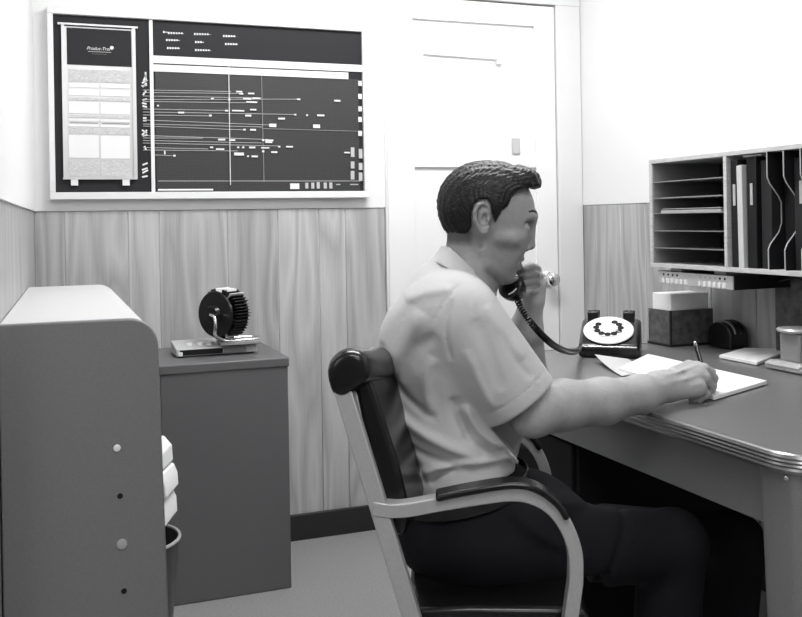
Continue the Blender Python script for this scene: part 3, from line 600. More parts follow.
def roll_ring(d, s):
    cxp = sum(p[0] for p in rp)/len(rp); cyp = sum(p[1] for p in rp)/len(rp)
    return [P2(cxp+(x-cxp)*s, cyp+(y-cyp)*s, d)+R*.17*max(0, d-ND)-Z*.040*math.sin(math.pi*.62*min(1, max(0, (d-ND)/(FD-ND)))) for x, y in rp]
DS = [(ND-.022, .55), (ND-.020, .78), (ND-.010, .93), (ND+.005, 1.0), (ND+.03, 1.02), (ND+.09, 1.0), (ND+.16, 1.0), (CD, 1.0), (FD-.16, 1.0), (FD-.09, 1.0), (FD-.03, 1.02), (FD-.005, 1.0), (FD+.010, .93), (FD+.020, .78), (FD+.022, .55)]
o = MB().rings([roll_ring(d, s) for d, s in DS]).build('headroll', 'vinyl', ch, smooth=True, angle=80)
ss = o.modifiers.new('subdivision', 'SUBSURF'); ss.levels = 1; ss.render_levels = 2
seat = [(404, 625), (420, 617), (470, 615), (560, 616), (590, 620), (596, 632), (590, 652), (560, 660), (430, 660), (408, 648)]
MB().prism([P2(x, y, ND+.03) for x, y in seat], CL*(FD-ND-.06)).build('seat', 'vinyl', ch, bevel=.018, smooth=True, seg=4)
MB().prism([P2(x, y, ND+.06) for x, y in ((425, 658), (575, 658), (572, 676), (428, 676))], CL*(FD-ND-.12)).build('seat_pan', 'matblack', ch, bevel=.004)
for px, py in ((424, 668), (561, 668)): MB().cyl(P2(px, py, ND), P2(px, py, FD), .010, seg=12).build('crossbar', 'matblack', ch, smooth=True)

#P0#
# ================================================================== THE MAN (one smooth skin surface; clothes and hair are its children)
def axis(*segs):                          # segs: (start, end, step) -> sample positions
    o = []
    for a, b, s in segs: o += list(np.linspace(a, b, max(2, int(round((b-a)/s))+1))[:-1])
    return np.array(o+[segs[-1][1]], dtype=np.float32)
def UDZ(px, py, d): u, z = uz(px, py, d); return np.array((u, d, z), dtype=np.float32)
class Field:
    def __init__(s, ua, da, za): s.ax = (ua, da, za); s.D = np.full((len(ua), len(da), len(za)), .2, np.float32)
    def block(s, lo, hi):
        sl = []
        for a, l, h in zip(s.ax, lo, hi):
            i, j = np.searchsorted(a, l), np.searchsorted(a, h, 'right'); sl.append(slice(max(0, i-1), min(len(a), j+1)))
        g_ = [a[q].reshape([-1 if k == i else 1 for k in range(3)]) for i, (a, q) in enumerate(zip(s.ax, sl))]
        return tuple(sl), g_
    def comb(s, sl, v, k, mode='add'):
        D = s.D[sl]
        if D.size == 0: return
        v = v.astype(np.float32)
        if mode == 'add': h = np.clip(.5+.5*(D-v)/k, 0, 1); s.D[sl] = D*(1-h)+v*h-k*h*(1-h)
        else: v = -v; h = np.clip(.5-.5*(D-v)/k, 0, 1); s.D[sl] = D*(1-h)+v*h+k*h*(1-h)
    def cap(s, p, q, r1, r2=None, k=.012, mode='add'):
        r2 = r1 if r2 is None else r2; m = max(r1, r2)+k+.012
        sl, (x, y, z) = s.block(np.minimum(p, q)-m, np.maximum(p, q)+m); v = q-p; L = max(1e-9, float(v@v))
        t = np.clip(((x-p[0])*v[0]+(y-p[1])*v[1]+(z-p[2])*v[2])/L, 0, 1)
        dd = np.sqrt((x-p[0]-t*v[0])**2+(y-p[1]-t*v[1])**2+(z-p[2]-t*v[2])**2)-(r1+(r2-r1)*t); s.comb(sl, dd, k, mode)
    def ell(s, c, r, k=.012, mode='add', ang=0, tw=0):
        m = max(r)+k+.012; sl, (x, y, z) = s.block(c-m, c+m); x = x-c[0]; y = y-c[1]; z = z-c[2]
        if tw: a = math.radians(tw); x, y = x*math.cos(a)+y*math.sin(a), -x*math.sin(a)+y*math.cos(a)
        if ang: a = math.radians(ang); x, z = x*math.cos(a)+z*math.sin(a), -x*math.sin(a)+z*math.cos(a)
        k0 = np.sqrt((x/r[0])**2+(y/r[1])**2+(z/r[2])**2)+1e-6; k1 = np.sqrt((x/r[0]**2)**2+(y/r[1]**2)**2+(z/r[2]**2)**2)+1e-6
        s.comb(sl, k0*(k0-1)/k1, k, mode)
    def poly2(s, pts, d):                 # signed distance to a side-view outline, on the (u, z) grid
        P_ = [np.array(uz(px, py, d)) for px, py in pts]; x = s.ax[0][:, None]; z = s.ax[2][None, :]
        best = np.full((len(s.ax[0]), len(s.ax[2])), 1e9); ins = np.zeros(best.shape, bool)
        for i in range(len(P_)):
            a, b = P_[i-1], P_[i]; e = b-a; t = np.clip(((x-a[0])*e[0]+(z-a[1])*e[1])/max(1e-12, e@e), 0, 1)
            best = np.minimum(best, (x-a[0]-t*e[0])**2+(z-a[1]-t*e[1])**2)
            if abs(b[1]-a[1]) > 1e-9: ins ^= ((a[1] > z) != (b[1] > z)) & (x < (b[0]-a[0])*(z-a[1])/(b[1]-a[1])+a[0])
        v = np.sqrt(best); v[ins] *= -1; return v
    def clip2(s, v2, k, dr=None):         # smooth intersection with an extruded outline
        sl = slice(None)
        if dr: sl = slice(np.searchsorted(s.ax[1], dr[0]), np.searchsorted(s.ax[1], dr[1]))
        D = s.D[:, sl]; v = v2[:, None, :].astype(np.float32); h = np.clip(.5-.5*(D-v)/k, 0, 1); s.D[:, sl] = D*(1-h)+v*h+k*h*(1-h)
    def mesh(s, name, m, parent=None, origin=None, smooth=0, warp=None):
        D = s.D; ns = [n-1 for n in D.shape]; neg = D < 0
        cnt = np.zeros(ns, np.uint8)
        for i in (0, 1):
            for j in (0, 1):
                for k in (0, 1): cnt += neg[i:ns[0]+i, j:ns[1]+j, k:ns[2]+k]
        act = (cnt > 0) & (cnt < 8); idx = np.argwhere(act); ids = np.full(ns, -1, np.int32); ids[act] = np.arange(len(idx))
        acc = np.zeros((len(idx), 3)); n = np.zeros(len(idx))
        ci = [(i, j, k) for i in (0, 1) for j in (0, 1) for k in (0, 1)]
        for a in ci:
            for ax_ in range(3):
                if a[ax_]: continue
                b = list(a); b[ax_] = 1
                A = idx+a; B = idx+b; va = D[A[:, 0], A[:, 1], A[:, 2]]; vb = D[B[:, 0], B[:, 1], B[:, 2]]; mk = (va < 0) != (vb < 0)
                t = va[mk]/(va[mk]-vb[mk])
                pa = np.stack([s.ax[c][A[mk, c]] for c in range(3)], 1); pb_ = np.stack([s.ax[c][B[mk, c]] for c in range(3)], 1)
                acc[mk] += pa+(pb_-pa)*t[:, None]; n[mk] += 1
        V = acc/n[:, None]; quads = []
        for ax_ in range(3):
            o = [c for c in range(3) if c != ax_]; lo = [slice(1, -1)]*3; lo[ax_] = slice(0, -1); hi = [slice(1, -1)]*3; hi[ax_] = slice(1, None)
            ch_ = np.argwhere(neg[tuple(lo)] != neg[tuple(hi)]); off = np.ones(3, int); off[ax_] = 0; e = ch_+off
            q = []
            for da, db in ((-1, -1), (0, -1), (0, 0), (-1, 0)):
                c = e.copy(); c[:, o[0]] += da; c[:, o[1]] += db; q.append(ids[c[:, 0], c[:, 1], c[:, 2]])
            q = np.stack(q, 1); fl = neg[e[:, 0], e[:, 1], e[:, 2]]
            if ax_ == 1: fl = ~fl
            q[~fl] = q[~fl][:, ::-1]; quads.append(q)
        Q = np.concatenate(quads); Q = Q[(Q >= 0).all(1)]
        for _ in range(smooth):
            S = np.zeros_like(V); c = np.zeros(len(V))
            for i in range(4):
                for j in (1, 3): np.add.at(S, Q[:, i], V[Q[:, (i+j) % 4]]); np.add.at(c, Q[:, i], 1)
            V = V*.5+.5*S/np.maximum(c, 1)[:, None]
        if warp: V0 = V; V = warp(V)
        Rv, Fv = np.array(R), np.array(F); Wd = V[:, :1]*Rv+V[:, 1:2]*Fv; Wd[:, 2] += V[:, 2]
        o0 = np.array(wpos(parent)) if parent is not None else np.array(origin)
        me = bpy.data.meshes.new(name); me.vertices.add(len(Wd)); me.vertices.foreach_set('co', (Wd-o0).astype(np.float32).ravel())
        me.loops.add(len(Q)*4); me.loops.foreach_set('vertex_index', Q.astype(np.int32).ravel()); me.polygons.add(len(Q)); me.polygons.foreach_set('loop_start', np.arange(0, len(Q)*4, 4, dtype=np.int32))
        me.polygons.foreach_set('use_smooth', [True]*len(Q)); me.update(calc_edges=True); me.validate(); me.materials.append(M[m] if isinstance(m, str) else m)
        ob = bpy.data.objects.new(name, me); C.objects.link(ob)
        if parent is not None: ob.parent = parent
        else: ob.location = Vector(o0)
        ob['_v'] = 0; del ob['_v']
        return ob, (V0 if warp else V)
def fold(s, lines, dmax=None, dmin=None, dref=1.8):   # cloth creases: (points, width, height)
    x = s.ax[0][:, None]; z = s.ax[2][None, :]; tot = np.zeros((len(s.ax[0]), len(s.ax[2])))
    for pts, wd, ht in lines:
        wd *= .85; ht *= 1.15
        pp_ = [np.array(uz(px, py, dref)) for px, py in pts]; sp_ = []
        sp_ = [np.array((v.x, v.z)) for v in spline([Vector((a[0], 0, a[1])) for a in pp_], 6)]
        best = np.full(tot.shape, 1e9); tt = np.zeros(tot.shape); N_ = len(sp_)-1
        for i in range(N_):
            a, b = sp_[i], sp_[i+1]; e = b-a; t = np.clip(((x-a[0])*e[0]+(z-a[1])*e[1])/max(1e-12, e@e), 0, 1); dd = (x-a[0]-t*e[0])**2+(z-a[1]-t*e[1])**2
            mk = dd < best; best[mk] = dd[mk]; tt[mk] = ((i+t)/N_)[mk]
        tot += ht*np.exp(-best/(2*wd*wd))*np.clip(np.minimum(tt, 1-tt)*5, 0, 1)**.7
    sl = slice(0 if dmin is None else np.searchsorted(s.ax[1], dmin), len(s.ax[1]) if dmax is None else np.searchsorted(s.ax[1], dmax))
    s.D[:, sl] -= tot[:, None, :].astype(np.float32)

HD = 1.94                                 # head midline
def h(px, py, dd=0.0): u, z = uz(px, py, HD); return np.array((u, HD+dd, z), np.float32)
pxm = HD/FOC
def soft(x, a, b): t = np.clip((x-a)/(b-a), 0, 1); return t*t*(3-2*t)
def turn(V, hand=True):                   # the head is turned a little towards the room
    V = np.array(V, dtype=float); c0 = uz(474, 220, HD)[0]; x = V[:, 0]-c0; y = V[:, 1]-HD; HXm = CX+FOC*V[:, 0]/HD
    w = soft(V[:, 2], 1.015, 1.075)
    if hand: w = w*(1-soft(y, .022, .045)*soft(HXm, 506, 514)*soft(V[:, 2], 1.105, 1.085))
    a = math.radians(9)*w; o = V.copy(); o[:, 0] = c0+x*np.cos(a)+y*np.sin(a); o[:, 1] = HD-x*np.sin(a)+y*np.cos(a); return o
skin_axes = axis((.0, .06, .006), (.06, .32, .002), (.32, .56, .004), (.56, .71, .0022), (.71, .80, .008)), axis((1.62, 1.80, .0035), (1.80, 2.20, .0022), (2.20, 2.28, .006)), axis((.03, .66, .012), (.66, .75, .005), (.75, .83, .0022), (.83, .99, .003), (.99, 1.30, .002), (1.30, 1.32, .005))
B = Field(*skin_axes)
# head
B.ell(h(486, 207), (47*pxm, .0755, 41*pxm), k=.02)
B.ell(h(505, 229), (31*pxm, .060, 47*pxm), k=.02, ang=0)
B.ell(h(497, 255), (24*pxm, .053, 27*pxm), k=.02)
B.ell(h(507, 270), (12*pxm, .026, 13*pxm), k=.02)
for s_ in (-1, 1):
    B.ell(h(514, 238, s_*.040), (.020, .020, .014), k=.016)
    B.cap(h(484, 250, s_*.053), h(490, 264, s_*.049), .0085, .010, k=.012); B.cap(h(490, 264, s_*.049), h(506, 277, s_*.024), .010, .011, k=.012)
    B.ell(h(508, 253, s_*.067), (.018, .012, .018), k=.03, mode='sub')
    B.ell(h(507, 238, s_*.054), (.022, .010, .009), k=.02, ang=-12)
for s_ in (-1, 1): B.cap(h(464, 292, s_*.014), h(470, 240, s_*.010), .050, .046, k=.012)
B.cap(h(480, 286), h(487, 262), .032, .036, k=.012)          # throat
v2 = B.poly2([(524, 176), (531, 188), (535.5, 200), (536.5, 211), (536.8, 217), (534.5, 223), (532, 228), (529.5, 238), (526, 247), (523.8, 254), (522.5, 257), (521.8, 260), (519.5, 263), (519.5, 267), (516, 271), (515.5, 277), (512, 283), (505, 286), (496, 288), (490, 300), (490, 420), (420, 420), (430, 260), (444, 246), (441, 225), (441, 200), (450, 178), (470, 165), (500, 163)], HD)
zc0 = np.searchsorted(B.ax[2], uz(0, 286, HD)[1]); zz_ = slice(zc0, None)
D_ = B.D[:, :, zz_]; v_ = v2[:, None, zz_].astype(np.float32); kk = .012; hh = np.clip(.5-.5*(D_-v_)/kk, 0, 1); B.D[:, :, zz_] = D_*(1-hh)+v_*hh+kk*hh*(1-hh)
# brow, sockets, lids, nose, lips
B.cap(h(530, 216.5, -.030), h(531.5, 216, 0), .0095, .0095, k=.010); B.cap(h(530, 216.5, .030), h(531.5, 216, 0), .0095, .0095, k=.010)
for s_ in (-1, 1):
    B.ell(h(531, 225.5, s_*.031), (.0165, .021, .0110), k=.008, mode='sub')
    B.ell(h(523.0, 226.8, s_*.031), (.0122, .0145, .0112), k=.002)
    B.ell(h(525.6, 229.2, s_*.031), (.0098, .0120, .0068), k=.004)
    B.cap(h(530.8, 228.5, s_*.036), h(530.9, 229.0, s_*.023), .0018, k=.002, mode='sub')
B.cap(h(532.0, 223), h(530.2, 243.5), .0065, .0088, k=.010)
B.ell(h(529.4, 245.8), (.0098, .0098, .0085), k=.006)
for s_ in (-1, 1):
    B.ell(h(525.3, 247.8, s_*.0125), (.0090, .0068, .0072), k=.0035)
    B.cap(h(521.5, 243.5, s_*.019), h(520.8, 250, s_*.019), .0022, k=.004, mode='sub')
    B.ell(h(527.3, 251.5, s_*.006), (.0045, .0030, .0030), k=.003, mode='sub')
    B.cap(h(519.5, 251, s_*.023), h(513.0, 264, s_*.033), .0034, .0026, k=.006, mode='sub')   # smile fold
B.cap(h(518.2, 259.3, -.015), h(520.4, 258.6, 0), .0042, .0058, k=.006); B.cap(h(518.2, 259.3, .015), h(520.4, 258.6, 0), .0042, .0058, k=.006)
B.cap(h(516.8, 265.8, -.013), h(518.6, 266.2, 0), .0045, .0064, k=.006); B.cap(h(516.8, 265.8, .013), h(518.6, 266.2, 0), .0045, .0064, k=.006)
B.cap(h(516.5, 262.8, -.023), h(522.5, 262.4, 0), .0012, .0016, k=.003, mode='sub'); B.cap(h(516.5, 262.8, .023), h(522.5, 262.4, 0), .0012, .0016, k=.003, mode='sub')
# ears
for s_ in (-1, 1):
    e0 = .071
    B.ell(h(486.3, 217, s_*(e0+.004)), (6.4*pxm, .010, 14*pxm), k=.006, ang=-6, tw=s_*-14)
    rim = [(491.5, 213, 0), (490.5, 206.5, .003), (486, 203.8, .007), (481, 206, .011), (478.3, 212, .013), (478.6, 220, .012), (481.5, 227, .009), (484.5, 232, .006), (488, 232, .003), (490.3, 227, .0)]
    for a, b in zip(rim[:-1], rim[1:]): B.cap(h(a[0], a[1], s_*(e0+.006+a[2])), h(b[0], b[1], s_*(e0+.007+b[2])), .0038, k=.002)
    B.ell(h(486.6, 230.5, s_*(e0+.010)), (.0075, .005, .008), k=.004)
    B.ell(h(487.2, 218.5, s_*(e0+.018)), (.0072, .0125, .0120), k=.002, mode='sub', ang=-6)
    B.cap(h(483.5, 211, s_*(e0+.015)), h(488, 208.5, s_*(e0+.012)), .0022, k=.003, mode='sub')
    B.ell(h(491.2, 219.5, s_*(e0+.008)), (.0035, .004, .005), k=.003)
# near arm and writing hand
u = UDZ
B.cap(u(457, 314, 1.765), u(534, 410, 1.78), .044, .046, k=.02)
arm_ = [((534, 411, 1.78), .045), ((562, 405, 1.83), .0475), ((602, 401.5, 1.90), .0455), ((640, 394, 1.99), .0385), ((664, 388.5, 2.055), .0305)]
for (a, ra), (b, rb) in zip(arm_[:-1], arm_[1:]): B.cap(u(*a), u(*b), ra, rb, k=.02)
B.ell(u(528, 424, 1.77), (.018, .018, .012), k=.03)
B.cap(u(655, 383, 2.05), u(664, 382, 2.07), .026, .027, k=.02)
B.cap(u(668, 386, 2.062), u(696, 376, 2.115), .0275, .026, k=.015); B.cap(u(670, 391, 2.055), u(695, 388, 2.085), .0225, .0225, k=.012)
FG = [[(697, 368, 2.150, .0150), (711, 372, 2.168, .0108), (713, 386, 2.166, .0094), (710, 394, 2.158, .0080)],
      [(703, 370, 2.130, .0150), (713.5, 378, 2.145, .0112), (711, 391, 2.145, .0094), (704, 396, 2.142, .0080)],
      [(704, 378, 2.105, .0145), (711.5, 387, 2.118, .0108), (705, 396.5, 2.118, .0090), (696, 398, 2.120, .0078)],
      [(700, 387, 2.082, .0130), (706, 394, 2.092, .0096), (699, 400, 2.095, .0084), (691, 400.5, 2.100, .0072)]]
for fgr in FG:
    for a, b in zip(fgr[:-1], fgr[1:]): B.cap(u(*a[:3]), u(*b[:3]), a[3]*.97, b[3], k=.003)
    B.cap(u(680, (fgr[0][1]+384)/2, (fgr[0][2]+2.075)/2), u(*fgr[0][:3]), .016, fgr[0][3], k=.008)
TH = [(674, 374, 2.105, .017), (689, 366, 2.155, .0135), (701, 370, 2.180, .0112), (708, 385, 2.180, .0092)]
for a, b in zip(TH[:-1], TH[1:]): B.cap(u(*a[:3]), u(*b[:3]), a[3], b[3], k=.005)
# tendons and veins on the back of the near hand and forearm
for a, b, c, r_ in (((664, 377, 2.032), (682, 371, 2.072), (698, 366, 2.115), .0026), ((664, 384, 2.022), (684, 380, 2.055), (702, 374, 2.098), .0026), ((664, 391, 2.026), (684, 389, 2.052), (700, 384, 2.07), .0024), ((630, 392, 1.937), (652, 382, 2.010), (672, 384, 2.035), .0024), ((640, 398, 1.955), (660, 393, 2.015), (680, 384, 2.055), .0022), ((590, 392, 1.845), (616, 396, 1.90), (642, 389, 1.958), .0024), ((602, 412, 1.862), (626, 405, 1.915), (648, 400, 1.975), .0022)):
    B.cap(u(*a), u(*b), r_, k=.007); B.cap(u(*b), u(*c), r_, k=.007)
# far arm, hand on the handset
B.cap(u(458, 310, 2.08), u(530, 380, 2.15), .045, .042, k=.02); B.cap(u(530, 380, 2.15), u(526, 330, 2.09), .041, .0365, k=.02); B.cap(u(526, 330, 2.09), u(532, 299, 2.055), .0365, .0255, k=.015)
B.cap(u(532, 299, 2.055), u(534, 285, 2.052), .0255, .025, k=.015); B.cap(u(534, 287, 2.054), u(532, 274, 2.056), .024, .022, k=.012)
for i in range(4):
    y_ = 269.5+i*6.8; x_ = (536, 538, 538, 536)[i]; ln = (0, 1.5, 1, -1.5)[i]
    ch_ = [(x_, y_, 2.045, .0125), (x_-5, y_-2, 2.000, .0106), (x_-13-ln, y_-.5+i*.4, 1.988, .0094), (x_-20-ln, y_+2+i*.5, 2.006, .0080)]
    for a, b in zip(ch_[:-1], ch_[1:]): B.cap(u(*a[:3]), u(*b[:3]), a[3], b[3], k=.0028)
for a, b in zip([(531, 292, 2.04, .014), (521, 293, 2.012, .0115), (513, 288, 1.998, .0095)], [(521, 293, 2.012, .0115), (513, 288, 1.998, .0095), (509, 281, 2.0, .008)]): B.cap(u(*a[:3]), u(*b[:3]), a[3], b[3], k=.005)
# trunk and legs under the clothes
B.ell(u(446, 345, 1.92), (.105, .155, .15), k=.04); B.ell(u(449, 430, 1.92), (.105, .13, .14), k=.04); B.ell(u(458, 520, 1.92), (.10, .14, .10), k=.04)
B.cap(u(456, 304, 1.80), u(456, 304, 2.05), .058, k=.04); B.cap(u(455, 300, 1.92), u(464, 280, 1.93), .065, .06, k=.03)
KN, KF = (672, 545, 1.95), (732, 545, 2.12)
def G(p, u_off, z, d_off=0): a = u(*p); return np.array((a[0]+u_off, a[1]+d_off, z), np.float32)
for hip, kn in (((478, 548, 1.82), KN), ((490, 540, 2.03), KF)):
    B.cap(u(*hip), u(*kn), .048, .045, k=.03); B.cap(u(*kn), G(kn, -.03, .09), .048, .034, k=.03)
body, VB = None, None
base_p = W(.15, 1.92, 0)
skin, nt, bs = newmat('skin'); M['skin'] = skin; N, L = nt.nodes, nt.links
at = N.new('ShaderNodeAttribute'); at.attribute_name = 'complexion_shade'; n1 = N.new('ShaderNodeTexNoise'); n1.inputs['Scale'].default_value = 90; n1.inputs['Detail'].default_value = 5
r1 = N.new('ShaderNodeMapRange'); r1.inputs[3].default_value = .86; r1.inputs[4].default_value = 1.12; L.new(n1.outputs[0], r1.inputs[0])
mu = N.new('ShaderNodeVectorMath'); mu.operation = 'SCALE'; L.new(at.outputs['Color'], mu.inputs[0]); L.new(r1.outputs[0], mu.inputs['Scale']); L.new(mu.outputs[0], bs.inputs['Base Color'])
bs.inputs['Roughness'].default_value = .48; n2 = N.new('ShaderNodeTexNoise'); n2.inputs['Scale'].default_value = 260; bp_ = N.new('ShaderNodeBump'); bp_.inputs['Strength'].default_value = .35; bp_.inputs['Distance'].default_value = .002
tc_ = N.new('ShaderNodeTexCoord'); L.new(tc_.outputs['Object'], n1.inputs['Vector']); L.new(tc_.outputs['Object'], n2.inputs['Vector']); L.new(n2.outputs[0], bp_.inputs['Height']); L.new(bp_.outputs[0], bs.inputs['Normal'])
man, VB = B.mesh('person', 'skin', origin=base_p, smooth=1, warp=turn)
tag(man, 'seated man in a light short-sleeved shirt, writing while holding a telephone handset', 'person')
del B
# complexion: lips, shaved beard area and the cropped hair at nape and temples are darker by nature; the face's shade is painted in
px_ = VB[:, 0]/VB[:, 1]*FOC+CX; c_, s__ = math.cos(ROLL), math.sin(ROLL)
aa = VB[:, 0]/VB[:, 1]; bb = (VB[:, 2]-H)/VB[:, 1]; HX = CX+FOC*(aa*c_-bb*s__); HY = CY-FOC*(aa*s__+bb*c_)
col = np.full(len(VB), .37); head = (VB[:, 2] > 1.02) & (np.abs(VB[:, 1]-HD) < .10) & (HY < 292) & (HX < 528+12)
col = np.where((VB[:, 2] > 1.03) & (HX < 514) | head, .255, col)  # face and neck painted darker than the arms, standing in for shade
beard = head*soft(HY, 246, 262)*soft(HX, 486, 496)*(1-soft(np.abs(VB[:, 1]-HD), .075, .085)); col *= 1-.22*beard
crop = head*np.clip(soft(HX, 482, 472)*soft(HY, 250, 238)+soft(HX, 503, 498)*soft(HX, 489, 492)*soft(HY, 224, 214), 0, 1)*(np.abs(VB[:, 1]-HD) < .0725+.03*(HX < 474)); col = col*(1-crop)+.045*crop
lips = head*((np.abs(HY-262.4) < 5.2) & (HX > 514.5) & (np.abs(VB[:, 1]-HD) < .022)); col *= 1-.22*lips
ca_ = man.data.color_attributes.new('complexion_shade', 'FLOAT_COLOR', 'POINT'); ca_.data.foreach_set('color', np.stack([col, col, col, np.ones(len(col))], 1).astype(np.float32).ravel())

# hair
hm_, nt, bs = newmat('hair'); N, L = nt.nodes, nt.links; bs.inputs['Base Color'].default_value = g(.005, .05); bs.inputs['Roughness'].default_value = .36; bs.inputs['Specular IOR Level'].default_value = .3; M['hair'] = hm_
tc_ = N.new('ShaderNodeTexCoord'); n1 = N.new('ShaderNodeTexNoise'); n1.inputs['Scale'].default_value = 170; n1.inputs['Detail'].default_value = 4; b_ = N.new('ShaderNodeBump'); b_.inputs['Strength'].default_value = .8; b_.inputs['Distance'].default_value = .003
L.new(tc_.outputs['Object'], n1.inputs['Vector']); L.new(n1.outputs[0], b_.inputs['Height']); L.new(b_.outputs[0], bs.inputs['Normal'])
Hf = Field(axis((.05, .32, .0018)), axis((1.83, 2.05, .0018)), axis((1.08, 1.315, .0018)))
Hf.ell(h(486, 205), (50*pxm, .0835, 45*pxm), k=.012); Hf.ell(h(512, 192), (30*pxm, .060, 26*pxm), k=.03)
Hf.cap(h(528, 180, -.022), h(528, 180, .022), .020, k=.02)
out = Hf.poly2([(541.5, 180), (540, 187.5), (534, 189.5), (527, 187.5), (519, 191), (513, 197), (508.5, 207), (503.5, 211), (500.5, 217), (497, 222.5), (494.5, 214), (493.5, 205), (489, 200), (482, 200.5), (477, 205), (474.5, 216), (474, 226), (468, 236), (458, 243), (447, 246), (442, 232), (438, 215), (436.5, 200), (439.5, 186), (448, 173), (456, 166.5), (467, 161.5), (484, 159), (500, 160.5), (508, 163.5), (514, 166.5), (519, 163.8), (526, 167), (534, 170.5), (540, 175)], HD)
Hf.clip2(out, .006)
x = Hf.ax[0][:, None, None]; y = Hf.ax[1][None, :, None]; z = Hf.ax[2][None, None, :]; c0_ = h(497, 246)
th = np.arctan2(z-c0_[2], x-c0_[0]); rad = np.sqrt((x-c0_[0])**2+(z-c0_[2])**2); lat = (y-HD)
ph = th*30+rad*42+6*np.sin(lat*50+rad*22); wv = np.abs(np.sin(ph+.9*np.sin(th*13+lat*60)))*.0011+np.abs(np.sin(ph*2.3+lat*190))*.0010+.0006*np.sin(lat*420+rad*90)
Hf.D += (wv-.0012).astype(np.float32)
hair, _ = Hf.mesh('hair', 'hair', parent=man, warp=lambda V: turn(V, False)); del Hf
# eyebrows and lashes
for s_ in (-1, 1):
    b = MB(); pts = [h(535.2-3.0*t*t*1.0-t*3.0, 213.2-1.8*math.sin(t*2.2), s_*(.010+.032*t)) for t in (0, .25, .5, .75, 1)]
    pts = turn(pts, False); MB().tube([W(*p) for p in pts], [.0024, .0040, .0042, .0034, .0014], 8).build('eyebrow', 'hair', man, smooth=True)
    pts = [h(530.4-.9*t, 229.2+.3*t, s_*(.022+.016*t)) for t in (0, .33, .66, 1)]
    pts = turn(pts, False); MB().tube([W(*p) for p in pts], [.0009, .0019, .0019, .0009], 6).build('eyelashes', 'hair', man, smooth=True)

# shirt
sm, nt, bs = newmat('shirt'); N, L = nt.nodes, nt.links; M['shirt'] = sm; bs.inputs['Roughness'].default_value = .85; bs.inputs['Base Color'].default_value = g(.50)
bs.inputs['Sheen Weight'].default_value = .15
tc_ = N.new('ShaderNodeTexCoord'); n1 = N.new('ShaderNodeTexNoise'); n1.inputs['Scale'].default_value = 28; n1.inputs['Detail'].default_value = 5; n1.inputs['Roughness'].default_value = .6; n2 = N.new('ShaderNodeTexNoise'); n2.inputs['Scale'].default_value = 900
b1_ = N.new('ShaderNodeBump'); b1_.inputs['Strength'].default_value = .35; b1_.inputs['Distance'].default_value = .006; b2_ = N.new('ShaderNodeBump'); b2_.inputs['Strength'].default_value = .25; b2_.inputs['Distance'].default_value = .001
for n_ in (n1, n2): L.new(tc_.outputs['Object'], n_.inputs['Vector'])
L.new(n1.outputs[0], b1_.inputs['Height']); L.new(n2.outputs[0], b2_.inputs['Height']); L.new(b1_.outputs[0], b2_.inputs['Normal']); L.new(b2_.outputs[0], bs.inputs['Normal'])
S = Field(axis((-.09, .33, .0032)), axis((1.63, 2.30, .0036)), axis((.60, 1.13, .0032)))
S.ell(u(444, 350, 1.92), (.142, .185, .165), k=.05); S.ell(u(449, 425, 1.92), (.150, .170, .15), k=.05); S.ell(u(458, 470, 1.92), (.135, .170, .085), k=.04)
S.cap(u(452, 314, 1.80), u(452, 314, 2.05), .082, .076, k=.05); S.cap(u(446, 292, 1.93), u(464, 266, 1.935), .085, .062, k=.03)
torso = S.poly2([(440, 246), (432, 256), (418, 268), (403, 288), (389, 307), (379, 328), (373.5, 352), (373.5, 378), (378, 405), (388, 435), (400, 463), (411, 494), (424, 492), (436, 484), (448, 477), (470, 466), (500, 462), (520, 459), (519, 420), (516, 370), (514, 330), (503, 301), (489, 286), (470, 262)], 1.92)
S.clip2(torso, .016)
S.cap(u(460, 320, 1.775), u(545, 436, 1.79), .081, .077, k=.022)         # near sleeve
S.cap(u(456, 314, 2.06), u(525, 378, 2.13), .074, .060, k=.022)          # far sleeve
hem = lambda pts, d: S.poly2(pts, d)
nearcut = S.poly2([(300, 150), (488, 283), (503, 304), (541, 356), (557, 379.5), (491, 428.5), (520, 462), (520, 520), (300, 540)], 1.76)
S.clip2(nearcut, .006, (1.60, 1.86))
farcut = S.poly2([(380, 200), (488, 283), (500, 304), (527, 352), (533, 380), (495, 470), (350, 540)], 2.02)
S.clip2(farcut, .006, (1.86, 2.4))
S.cap(u(500, 380, 1.783), u(560, 458, 1.795), .064, .071, k=.004, mode='sub')    # sleeve opening
fold(S, [([(372, 372), (386, 402), (412, 424), (447, 441), (478, 452)], .0085, .010), ([(376, 400), (392, 428), (414, 446), (440, 455), (470, 462)], .006, -.006),
         ([(388, 428), (402, 452), (418, 488)], .007, .009), ([(398, 424), (412, 452), (426, 482)], .005, -.006), ([(412, 478), (434, 463), (469, 457), (512, 455)], .007, .008),
         ([(430, 480), (440, 468), (456, 462)], .005, -.006), ([(386, 380), (402, 342), (420, 308)], .012, .007), ([(402, 380), (416, 346), (436, 330)], .010, -.006),
         ([(452, 392), (458, 412), (470, 438)], .008, -.007), ([(432, 352), (425, 376), (430, 410)], .009, .006), ([(462, 400), (476, 424), (500, 446)], .007, .008), ([(456, 408), (470, 436), (500, 456)], .005, -.005), ([(405, 300), (425, 290), (450, 285)], .008, .004),
         ([(380, 345), (390, 372), (408, 396), (436, 416)], .006, -.006)], dmax=1.86)
fold(S, [([(452, 300), (446, 330), (452, 362)], .003, -.0045), ([(462, 284), (444, 304), (433, 326)], .0016, -.0028), ([(486, 306), (505, 336), (524, 362)], .010, .005), ([(474, 318), (488, 350), (502, 392)], .010, -.005), ([(466, 350), (480, 384), (494, 412)], .007, .005), ([(500, 330), (520, 366), (534, 380)], .006, -.004)], dmax=1.86, dref=1.70)
